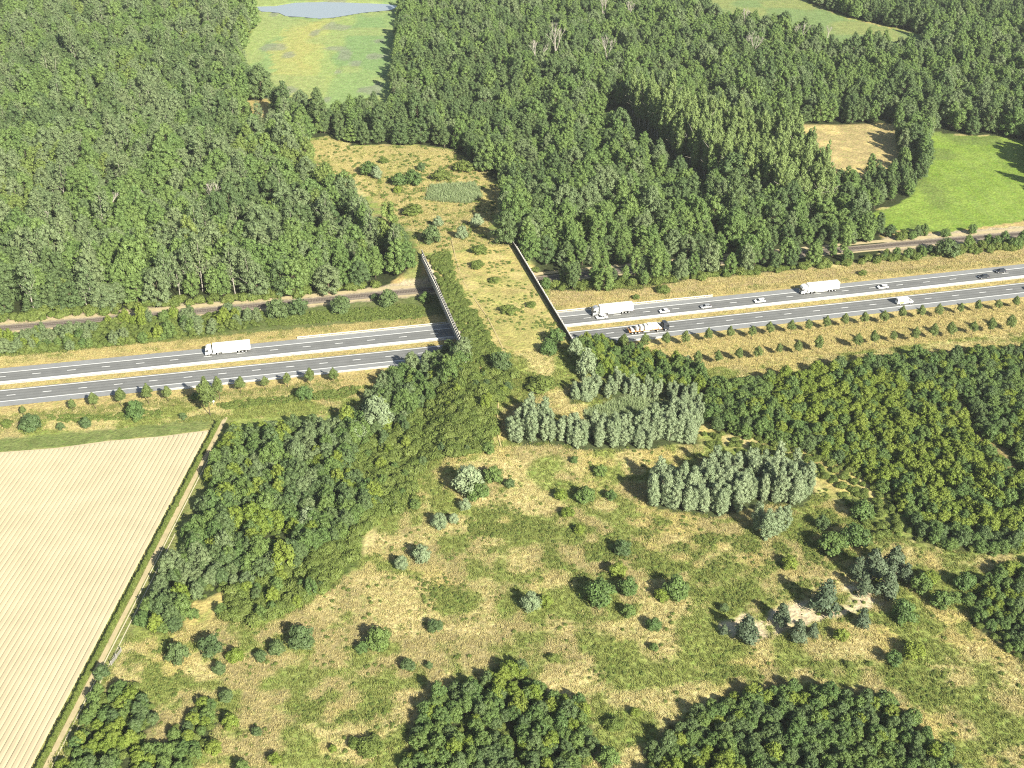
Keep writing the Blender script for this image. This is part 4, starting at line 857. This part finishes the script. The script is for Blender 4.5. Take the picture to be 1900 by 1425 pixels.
# single shrubs: photo point of the crown, its half width in photo pixels, sort, what it looks like and where it stands
SH = [
(868, 890, 31, 's', 'large silver shrub at the top of the dry meadow below the bridge ramp'), (888, 912, 22, 'g', 'dark green shrub at the foot of the large silver shrub'),
(915, 882, 20, 'g', 'green shrub to the right of the large silver shrub'), (946, 896, 11, 'd', 'small dark shrub right of the silver shrub group'), (905, 832, 13, 'g', 'round green shrub at the lower tip of the ramp scrub'),
(1065, 853, 8, 'g', 'tiny green bush in the straw below the long willow row'), (1113, 873, 13, 'g', 'small green bush left of the meadow willow grove'),
(1084, 917, 19, 'g', 'round green bush, larger of two left of the meadow willow grove'), (1133, 918, 12, 'g', 'round green bush, smaller of two left of the meadow willow grove'),
(1040, 916, 14, 'b', 'low bright green bush left of the two round meadow bushes'), (1054, 951, 13, 'b', 'bright green bush below the two round meadow bushes'), (1076, 981, 12, 'b', 'little bright bush lowest of the three bright ones'),
(862, 936, 13, 's', 'small silver bush below the large silver shrub'), (815, 966, 17, 's', 'silver bush near the edge of the left thicket'), (842, 961, 11, 's', 'small silver bush right of another at the left thicket edge'),
(782, 1026, 19, 's', 'taller silver bush of the pair on the left meadow'), (745, 1043, 15, 's', 'lower silver bush of the pair on the left meadow'),
(1155, 1016, 18, 'd', 'dark green bush above the large bush in the middle of the meadow'), (1146, 1056, 18, 'b', 'bright green bush touching the large bush from above'),
(1115, 1096, 30, 'g', 'largest round green bush in the middle of the meadow'), (1166, 1086, 20, 'g', 'green bush right beside the largest round bush'), (1166, 1131, 15, 'g', 'small bush below the right side of the largest bush'),
(1213, 1156, 15, 'g', 'round green bush alone below the two large meadow bushes'), (1256, 1088, 26, 'g', 'wide dark bush right of the largest round bush'), (1228, 1103, 15, 'b', 'brighter bush at the lower left of the wide dark bush'),
(1213, 1200, 9, 'g', 'tiny bush on the straw right of centre'), (985, 1116, 21, 's', 'grey green bush with a long shadow left of the largest bush'), (1012, 1114, 15, 'b', 'bright bush leaning on the grey green bush'),
(808, 1160, 15, 'd', 'dark low bush in the left centre of the meadow'), (705, 1182, 26, 'g', 'large dense bush at the left of the meadow'), (672, 1200, 13, 'g', 'small bush against the lower left of the dense bush'),
(757, 1233, 14, 'd', 'dark round bush below the dense left bush'), (797, 1233, 8, 'd', 'tiny dark bush right of the dark round bush'), (1027, 1220, 13, 'o', 'thin olive bush above the bottom thicket'),
(1140, 1340, 20, 'o', 'feathery bush right of the bottom centre thicket'), (1178, 1320, 11, 'b', 'small bright bush right of the bottom centre thicket'), (1130, 1400, 24, 'g', 'green bush at the lower right corner of the bottom centre thicket'),
(690, 1382, 26, 'o', 'low olive mound left of the bottom centre thicket'), (660, 1378, 17, 'o', 'lesser olive mound left of the bottom centre thicket'), (618, 1387, 9, 'b', 'tiny bright bush left of the olive mounds'),
(1537, 1008, 26, 'g', 'round ball shaped bush left of the right thicket'), (1562, 1004, 16, 'g', 'smaller bush behind the ball shaped bush'), (1465, 1042, 18, 'b', 'round bright bush below the willow clump'),
(1585, 995, 28, 'g', 'green bush right of the ball shaped bush'), (1525, 968, 16, 'd', 'dark bush above the ball shaped bush'), (1600, 945, 24, 'g', 'green bush at the left foot of the right thicket'),
(1590, 1052, 20, 'p', 'grey green pine, leftmost of the cluster above the bare sand'), (1622, 1048, 28, 'p', 'grey green pine, tallest of the cluster above the bare sand'), (1655, 1040, 26, 'p', 'grey green pine at the upper right of the cluster above the bare sand'), (1602, 1085, 19, 'p', 'grey green pine at the lower left of the cluster above the bare sand'), (1642, 1082, 25, 'p', 'grey green pine at the bottom of the cluster above the bare sand'), (1676, 1062, 18, 'p', 'grey green pine at the right end of the cluster above the bare sand'),
(1528, 1108, 30, 'p', 'large lone pine standing in the bare sand'), (1450, 1140, 20, 'p', 'pine left of the large lone pine'), (1385, 1166, 26, 'p', 'wide pine at the left end of the bare sand'), (1478, 1168, 20, 'p', 'low pine at the lower edge of the bare sand'), (1508, 1168, 13, 'p', 'small pine right of the low pine at the sand edge'), (1343, 1168, 10, 'p', 'tiny pine at the far left of the bare sand'), (1343, 1126, 10, 'd', 'little dark bush above the left end of the bare sand'),
(1600, 1146, 17, 'p', 'low spreading pine at the right end of the bare sand'), (1675, 1132, 26, 'g', 'green bush right of the bare sand'), (1727, 1070, 17, 'b', 'upright bright bush right of the pine cluster'), (1708, 1082, 22, 'g', 'green bush left of the upright bright bush'), (1745, 1112, 20, 'g', 'green bush below the upright bright bush'), (1788, 1076, 20, 'g', 'round green bush left of the right edge thicket'), (1770, 1108, 14, 'g', 'small bush between two green bushes near the right thicket edge'),
(1560, 1176, 15, 'b', 'bright bush below the bare sand'), (1695, 1205, 22, 'b', 'bright bush, larger of the pair on the lower right meadow'), (1655, 1220, 18, 'g', 'darker bush of the pair on the lower right meadow'), (1575, 1232, 10, 'o', 'tiny olive bush on the lower right meadow'), (1612, 1230, 7, 'o', 'tiniest olive bush on the lower right meadow'),
(392, 1196, 24, 'd', 'dark grey green bush below the left thicket'), (333, 1208, 24, 'd', 'tall dark bush with a long shadow near the farm track'), (437, 1213, 17, 'b', 'bright green bush right of the dark bush below the left thicket'), (408, 1238, 14, 'd', 'small dark ball below the bright green bush'), (515, 1200, 17, 'd', 'round grey green bush below the left thicket'), (485, 1215, 13, 'd', 'small bush left of the round grey green bush'), (562, 1180, 27, 'd', 'big bush with a black shadow at the lower tip of the left thicket'),
(360, 1138, 13, 'g', 'green bush just below the thicket near the farm track'), (302, 1165, 12, 'g', 'round bush beside the thicket foot at the farm track'), (477, 1356, 11, 'd', 'small dark round bush in the lower left meadow'), (430, 1336, 19, 'b', 'spreading bright bush in the lower left meadow'), (396, 1386, 17, 'b', 'bright bush below the spreading one in the lower left'), (510, 1406, 14, 'b', 'bright bush at the bottom edge left of centre'), (315, 1388, 16, 'g', 'green bush at the bottom left near the thicket'), (420, 1290, 14, 'd', 'thin dark bush above the spreading bright bush'), (190, 1247, 17, 'd', 'dark bush hanging over the farm track'), (450, 1425, 18, 'g', 'green bush cut by the bottom edge left of centre'),
(685, 315, 17, 'g', 'green bush at the left of the clearing beyond the bridge'), (700, 322, 12, 's', 'silver bush beside the green one in the clearing beyond the bridge'), (742, 333, 15, 'g', 'green bush in the middle of the clearing beyond the bridge'), (765, 332, 18, 'g', 'broader green bush in the middle of the clearing beyond the bridge'), (783, 310, 9, 'd', 'small dark bush high in the clearing beyond the bridge'), (712, 298, 10, 'o', 'olive bush at the upper left of the clearing beyond the bridge'), (860, 310, 20, 'o', 'wide olive bush at the right rim of the clearing beyond the bridge'), (738, 352, 9, 'b', 'bright little bush low in the clearing beyond the bridge'), (820, 325, 20, 'o', 'low olive bush above the reeds of the far clearing'), (765, 390, 20, 'o', 'olive bush at the left rim of the path beyond the bridge'),
(885, 411, 13, 's', 'silver bush at the right of the path beyond the bridge'), (802, 436, 20, 'd', 'dark round bush at the far left end of the bridge'), (813, 412, 11, 's', 'slim silver bush left of the path beyond the bridge'), (857, 432, 13, 's', 'silver bush with a shadow in the middle of the path beyond the bridge'), (890, 464, 16, 'o', 'low olive bush at the far end of the bridge deck'), (887, 491, 14, 'o', 'low olive bush on the far part of the bridge deck'), (918, 520, 11, 'o', 'small olive bush in the middle of the bridge deck'), (945, 575, 17, 'o', 'olive bush on the near part of the bridge deck'), (985, 565, 10, 'o', 'small olive bush near the right screen of the bridge deck'),
(930, 672, 22, 'd', 'dark spreading bush at the near end of the bridge'), (1030, 625, 18, 'g', 'green bush against the near end of the right screen'), (1018, 645, 16, 'g', 'green bush left of the near end of the right screen'), (855, 655, 16, 'd', 'dark bush at the near end of the left screen'),
(252, 760, 20, 'g', 'round green bush on the near verge left of the bridge'), (57, 785, 20, 'd', 'double round bush on the near verge at the left edge'), (160, 784, 12, 'd', 'small round bush between verge and field'), (114, 790, 9, 'd', 'tiny round bush between verge and field'), (390, 738, 19, 'y', 'tall dark leafy tree on the near verge above the field corner'), (408, 722, 11, 'y', 'slim leafy tree behind the tall dark tree on the near verge'), (568, 729, 17, 'g', 'dark bush on the near verge left of the bridge thicket'), (362, 735, 8, 'g', 'little tree left of the tall dark tree on the near verge'), (253, 778, 7, 'g', 'tiny bush below the round green bush on the near verge'), (340, 772, 8, 'd', 'tiny bush near the field corner'), (15, 785, 12, 'o', 'olive bush at the left edge of the verge'),
(515, 575, 23, 'd', 'round bush beside the railway left of the bridge, leftmost of the group'), (555, 570, 19, 'd', 'bush beside the railway left of the bridge, second of the group'), (632, 566, 20, 'd', 'bush beside the railway midway to the bridge'), (721, 555, 20, 'd', 'dark pointed bush beside the railway nearest to the bridge'), (789, 552, 12, 'g', 'bush standing in the shadow of the bridge'), (695, 551, 7, 'd', 'tiny bush left of the dark pointed one'), (420, 592, 9, 's', 'silver bush in the belt above the left lorry'),
(1012, 525, 12, 'g', 'round green bush right of the bridge at the far verge'), (1230, 536, 14, 'o', 'low clipped olive hedge on the far verge right of the bridge'), (1180, 551, 8, 'o', 'little olive bush on the far verge behind the silver lorry'), (1600, 506, 9, 'o', 'olive bush on the far verge above the rightmost lorry'), (1755, 462, 22, 'd', 'grey green bush between the railway and the far verge at the right'),
(1360, 335, 46, 'B', 'huge round dark tree below the poplar block'), (532, 196, 15, 'T', 'dark pointed tree at the foot of the pond meadow'), (590, 208, 15, 'T', 'second dark tree at the foot of the pond meadow'), (648, 200, 15, 'b', 'bright bush at the foot of the pond meadow'), (690, 190, 18, 'o', 'yellowish bush at the right foot of the pond meadow'),
(700, 765, 33, 's', 'large silver tree on the left slope below the bridge'), (660, 800, 22, 's', 'silver tree below the large silver tree on the left slope'), (572, 962, 22, 's', 'silver bush deep in the left thicket'), (432, 905, 20, 'b', 'bright yellow green bush near the upper left of the left thicket'), (413, 942, 17, 'b', 'bright yellow green bush near the farm track edge of the left thicket'), (380, 1025, 15, 'b', 'bright yellow green bush low in the left thicket'),
(1003, 712, 26, 'o', 'broad low mound of scrub in the middle of the ramp'), (1275, 668, 9, 's', 'slim silver tree at the start of the dry grass row'), (1112, 500, 9, 'g', 'small green tree at the front of the right wood')]
KEYS = {'s': ('silver_dome', 3.2, .9, 'silver_shrub'), 'g': ('shrub', 2.0, 1.0, 'shrub'), 'b': ('shrub_bright', 2.0, .9, 'shrub'), 'd': ('shrub_dark', 2.0, 1.0, 'shrub'), 'o': ('shrub_scrub', 2.0, .62, 'shrub'), 'p': ('pine', 2.1, 1.0, 'pine_tree'), 'y': ('young', 1.75, 1.25, 'leafy_tree'), 'B': ('big_b', 7.0, .80, 'broadleaf_tree'), 'T': ('tall_b', 3.5, 1.05, 'broadleaf_tree')}
HT = {'silver_dome': 7, 'shrub': 3.4, 'shrub_bright': 3.4, 'shrub_dark': 3.4, 'shrub_scrub': 3.4, 'young': 6.2, 'big_b': 16, 'tall_b': 17, 'pine': 5.2}
for px, py, r_, k, lb in SH:
    key, R0, zs, nm = KEYS[k]; ppm = px_per_m(py); s_ = r_ / ppm / R0; hh = HT[key] * s_ * zs
    x, y, z = G3(px, py + hh * .5 * ppm * .86 * .9)
    plant(nm, key, x, y, lb, 'tree' if k in 'pyBT' else 'shrub', None, s_, s_ * zs)

# bare dead trees rising out of the woods
def dead_tree(px, py, hpx, label, seed, fork=3):
    h = hpx / px_per_m(py) / .93; g = random.Random(seed); x, y, z = G3(px, py)
    r = empty('dead_tree', (x, y, z - .2)); tag(r, label, 'dead tree', None)
    mb = MB(); mb.tube((0, 0, 0), (.2, 0, h * .45), .38, .26, 7)
    mb.build('trunk', M['pale_bark'], r)
    b = MB()
    def grow(p, d, l, rr, dep):
        q = (p[0] + d[0] * l, p[1] + d[1] * l, p[2] + d[2] * l); b.tube(p, q, rr * 1.25, rr * .8, 5)
        if dep:
            for i in range(3):
                e = Vector((d[0] + g.uniform(-.5, .5), d[1] + g.uniform(-.5, .5), d[2] + g.uniform(-.05, .35))).normalized(); grow(q, e, l * g.uniform(.55, .8), rr * .62, dep - 1)
    for i in range(fork):
        a = i * 6.28 / fork + g.uniform(-.4, .4); e = Vector((math.cos(a) * .32, math.sin(a) * .32, 1)).normalized(); grow((.2, 0, h * g.uniform(.3, .45)), e, h * .24, .22, 3)
    b.build('branches', M['pale_bark'], r)
for i, a in enumerate([(1030, 125, 70, 'bare forked dead tree, widest of those behind the poplar block'), (1124, 135, 62, 'slim bare dead tree just left of the poplar block'), (995, 150, 72, 'bleached half dead tree left of the widest forked one'), (1392, 128, 62, 'pale dead tree with dense twigs behind the poplar block'), (1480, 100, 52, 'bare dead tree near the far meadow strip'), (1535, 72, 22, 'small dead tree at the edge of the far meadow strip'), (1118, 50, 50, 'bleached dead tree near the top edge, left one'), (1165, 52, 46, 'bleached dead tree near the top edge, right one'), (208, 425, 66, 'white stemmed dead tree in the left wood'), (400, 402, 62, 'leaning pale dead tree in the left wood'), (88, 432, 42, 'short pale dead tree near the left edge'), (1380, 60, 40, 'grey twiggy dead tree near the top right'), (111, 205, 24, 'pale bare stem in the upper left wood, left of a pair'), (123, 204, 24, 'pale bare stem in the upper left wood, right of a pair'), (353, 318, 26, 'pale bare stem in the middle of the left wood, left of a pair'), (377, 322, 30, 'pale bare stem in the middle of the left wood, right of a pair'), (180, 400, 40, 'pale leaning stem left of the white stemmed dead tree'), (262, 385, 34, 'pale stem right of the white stemmed dead tree'), (45, 190, 34, 'pale stem high at the left edge')]):
    dead_tree(*a, seed=60 + i, fork=3 if i < 12 else 1)
x, y, z = G3(733, 195); plant('dying_tree', 'brown_tree', x, y, 'grey brown tree with few leaves beside the pond meadow', 'tree', None, .8)
x, y, z = G3(474, 172); plant('dying_tree', 'brown_tree', x, y, 'grey brown tree with thin crown at the left of the pond meadow', 'tree', None, .7)

# low growth that nobody could count
def low(P, spacing, seed, key, smin, smax, name, label, cat, ok=None):
    g = np.random.default_rng(seed); pts = scatter(P, spacing, seed)
    if ok is not None: pts = pts[ok(pts[:, 0], pts[:, 1])]
    if not len(pts): return
    stuff(name, PLANTS, 'plants', pts, g.uniform(smin, smax, len(pts)), [PIDX[key][int(g.integers(len(PIDX[key])))] for _ in pts], label, cat)
low(LLL, 2.0, 31, 'scrub', .5, 1.5, 'ramp_scrub', 'smooth green scrub covering the left slope of the ramp', 'scrub')
wood(LLL, 6.5, 612, lambda x, y, g: ['thicket', 'shrub_scrub', 'thicket_blue', 'thicket_bright'][int(g.integers(4))], 'ramp_bush', 'bush rising from the scrub on the left slope of the ramp', 'bush', 'bushes in the ramp scrub', 120, .4, .95, 'ramp_rest', 'ramp bushes')
for i, P in enumerate((LLT, B1, B2, B3, B4, FR)): low(P, 2.6, 130 + i, 'scrub', .35, .8, 'undergrowth', 'low undergrowth between the trees of a thicket', 'scrub', lambda x, y: ~inside(FRRIDE, x, y))
low(DKB, 1.8, 32, 'scrub', .55, .95, 'deck_scrub', 'green scrub along the left side of the bridge deck', 'scrub')
low(BR, 3.0, 33, 'scrub', .7, 1.1, 'slope_scrub', 'undergrowth on the slope right of the bridge', 'scrub')
low(SL, 2.4, 34, 'scrub', .5, .95, 'verge_scrub', 'undergrowth of the shrub belt left of the bridge', 'scrub')
low(poly([(0, 588), (200, 572), (330, 558), (500, 546), (600, 540), (700, 528), (700, 536), (500, 556), (330, 570), (200, 584), (0, 600)]), 3.2, 43, 'scrub', .8, 1.6, 'wood_skirt', 'bushy fringe of the left wood', 'scrub')
low(poly([(985, 485), (1010, 515), (1100, 528), (1230, 515), (1400, 500), (1620, 480), (1790, 465), (1900, 455), (1900, 463), (1620, 488), (1400, 510), (1230, 527), (1100, 541), (1015, 538)]), 3.0, 44, 'scrub', .7, 1.4, 'wood_skirt', 'bushy fringe of the right wood', 'scrub', lambda x, y: np.abs(rail_off(x, y)) > 5)
FRIM = poly([(1300, 800), (1410, 812), (1495, 836), (1565, 864), (1640, 900), (1680, 1000), (1620, 1000), (1560, 920), (1500, 880), (1420, 850), (1320, 835)])
low(FRIM, 2.6, 35, 'scrub', .4, .95, 'thicket_fringe', 'low scrub along the foot of the right thicket', 'scrub')
VS = [poly([(490, 588), (560, 580), (640, 575), (760, 565), (790, 575), (780, 592), (640, 596), (500, 606)]), poly([(400, 752), (470, 742), (600, 728), (668, 716), (660, 735), (560, 745), (420, 760)]), poly([(80, 772), (200, 770), (300, 762), (300, 775), (120, 785)])]
for i, P in enumerate(VS): low(P, 1.3, 36 + i, 'mat', .6, 1.3, 'verge_growth', 'low green growth on the motorway verge', 'scrub')
for i, P in enumerate(GREENP): low(P, 1.5, 50 + i, 'mat', .25, .75, 'bramble_patch', 'low brambles in a green patch of the meadow', 'scrub', lambda x, y: vnoise(x, y, 4.2, 5) > .47)
low(poly([(940, 760), (1300, 840), (1500, 900), (1700, 1015), (1900, 1050), (1900, 1425), (80, 1425), (260, 1190), (430, 1165), (670, 1060), (730, 950), (810, 860), (920, 820)]), 3.4, 47, 'mat', .25, .8, 'heath_plants', 'small scattered green plants in the dry meadow', 'scrub', lambda x, y: vnoise(x, y, 5, 95) > .55)
low(CLEAR2, 3.2, 48, 'mat', .4, 1.3, 'heath_plants', 'small scattered green plants in the clearing beyond the bridge', 'scrub', lambda x, y: vnoise(x, y, 5, 96) > .5)
low(np.array([tv(1, 2), tv(BLEN, 2), tv(BLEN, BWID - 1), tv(1, BWID - 1)]), 2.2, 49, 'mat', .3, .9, 'heath_plants', 'small scattered green plants on the bridge deck', 'scrub', lambda x, y: vnoise(x, y, 6, 98) > .62)
def tufts(P, spacing, seed, ok=None, smin=.6, smax=1.25, name='dry_grass', zoff=0.0, bias=0.0):
    g = np.random.default_rng(seed); pts = scatter(P, spacing, seed, .5)
    keep = ~np.any([inside(Q, pts[:, 0], pts[:, 1]) for Q in [FR, LLT, B1, B2, B3, B4, W1B, W2, BR] + SANDP], axis=0); pts = pts[keep]
    if ok is not None: pts = pts[ok(pts[:, 0], pts[:, 1])]
    C = cover(pts[:, 0], pts[:, 1]); green = C[:, 1] / C[:, 0] + g.normal(0, .085, len(pts)) > .98 + bias
    for sel, k, nm, lb in ((~green, 'straw', name, 'dry yellow grass in tufts'), (green, 'sedge', 'green_grass', 'green grass and herbs in tufts')):
        p = pts[sel]
        if len(p): stuff(nm, TUFT[k], 'tuft_' + k, p, g.uniform(smin, smax, len(p)), g.integers(0, len(TUFT[k]), len(p)), lb, 'grass', zoff)
HEATH = poly([(940, 745), (1300, 830), (1500, 900), (1700, 1010), (1960, 1050), (1960, 1470), (60, 1470), (240, 1180), (420, 1150), (660, 1060), (720, 950), (800, 850), (920, 800)])
tufts(HEATH, 1.25, 71)
tufts(np.array([tv(-45, -4), tv(0.5, 1), tv(0.5, BWID), tv(-45, BWID + 6)]), 1.25, 79)
tufts(CLEAR2, 1.5, 72); tufts(poly([(965, 690), (1000, 700), (1040, 760), (950, 740)]), 1.3, 73)
vp = np.array([tv(0, 1.8), tv(BLEN, 1.8), tv(BLEN, BWID - .5), tv(0, BWID - .5)]); tufts(vp, 1.2, 74, smin=.4, smax=1.0, bias=.09)
tufts(poly([(1010, 540), (1230, 522), (1400, 508), (1620, 488), (1900, 465), (1960, 460), (1960, 480), (1650, 515), (1350, 545), (1040, 572)]), 1.3, 75, lambda x, y: road_off(x, y) > 21.6)
tufts(poly([(1180, 650), (1300, 625), (1960, 552), (1960, 640), (1640, 668), (1480, 695), (1300, 712)]), 1.3, 76, lambda x, y: road_off(x, y) < -8.6)
tufts(poly([(-40, 770), (200, 745), (700, 690), (720, 720), (640, 770), (400, 780), (200, 795), (-40, 815)]), 1.3, 77, lambda x, y: road_off(x, y) < -8.6)
tufts(poly([(-40, 662), (300, 630), (560, 608), (800, 592), (800, 598), (300, 648), (-40, 690)]), 1.3, 78, lambda x, y: road_off(x, y) > 21.8)
def tline(P, key, spacing, seed, name, label):
    g = np.random.default_rng(seed); pts = scatter(P, spacing, seed, .5); stuff(name, TUFT[key], 'tuft_' + key, pts, g.uniform(.6, 1.2, len(pts)), g.integers(0, len(TUFT[key]), len(pts)), label, 'reeds')
tline(REEDS, 'reed', .85, 81, 'reed_bed', 'grey green reed bed ringed by silver willows')
tline(poly([(790, 372), (800, 345), (880, 340), (895, 365), (870, 378)]), 'reed', 1.0, 82, 'reed_bed', 'pale reed bed in the clearing beyond the bridge')
# thin grass on the central reservation
g_ = np.random.default_rng(5); q_ = np.array([rp(a, b) for a, b in zip(g_.uniform(-230, 235, 900), g_.uniform(4.9, 7.7, 900))]); stuff('dry_grass', TUFT['straw'], 'tuft_straw', q_, g_.uniform(.3, .8, 900), g_.integers(0, 3, 900), 'dry grass between the two carriageways', 'grass')
# low bank of grass and hedge between field and track: its shadow falls on the field
n_ = 900; hs_ = np.linspace(-4, 245, n_); g_ = np.random.default_rng(6); q_ = np.array([fpt(s_, 2.15 + g_.normal(0, .15)) for s_ in hs_])
stuff('field_margin', PLANTS, 'plants', q_, np.stack([g_.uniform(.5, .75, n_)] * 2 + [g_.uniform(1.3, 1.9, n_)], 1), [PIDX['hedge'][int(g_.integers(2))] for _ in q_], 'low green hedge bank along the straight field edge', 'hedge')
# old gate beside the farm track
gx_, gy_, gz_ = G3(216, 1222); gt = empty('field_gate', (gx_, gy_, gz_), math.atan2(fd[1], fd[0]) - .15); tag(gt, 'pale weathered wooden gate beside the farm track at the lower left', 'gate')
for k in range(3): MB().box(-.09 + (k - 1) * 2.6, .09 + (k - 1) * 2.6, -.09, .09, 0, 1.5).build('gate_post', M['wood'], gt)
for k in range(4): MB().box(-2.6, 2.6, -.14, -.09, .3 + k * .3, .42 + k * .3).build('gate_board', M['wood'], gt)
# small white sign at the foot of the tall verge tree
sx, sy, sz = G3(397, 752); sg = empty('verge_sign', (sx, sy, sz)); tag(sg, 'small white sign at the foot of the tall dark tree on the near verge', 'sign')
MB().cyl((0, 0, 1.0), .05, 2.0, 'z', 8).build('post', M['steel'], sg); MB().box(-.35, .35, -.08, -.05, 1.3, 2.2).build('sign_plate', M['white'], sg)

# light summer haze over the whole landscape
hm, HN, HL = newmat('haze_air'); ho = HN.new('ShaderNodeOutputMaterial'); pv = HN.new('ShaderNodeVolumePrincipled')
pv.inputs['Color'].default_value = (0.92, 0.95, 0.93, 1); pv.inputs['Density'].default_value = 0.00008; pv.inputs['Anisotropy'].default_value = 0.2
HL.new(pv.outputs[0], ho.inputs['Volume'])
hz = MB().box(-6100, 6100, -2100, 9100, -2.2, 228).build('haze', hm); tag(hz, 'thin pale summer haze over the landscape', 'haze', None, 'stuff')
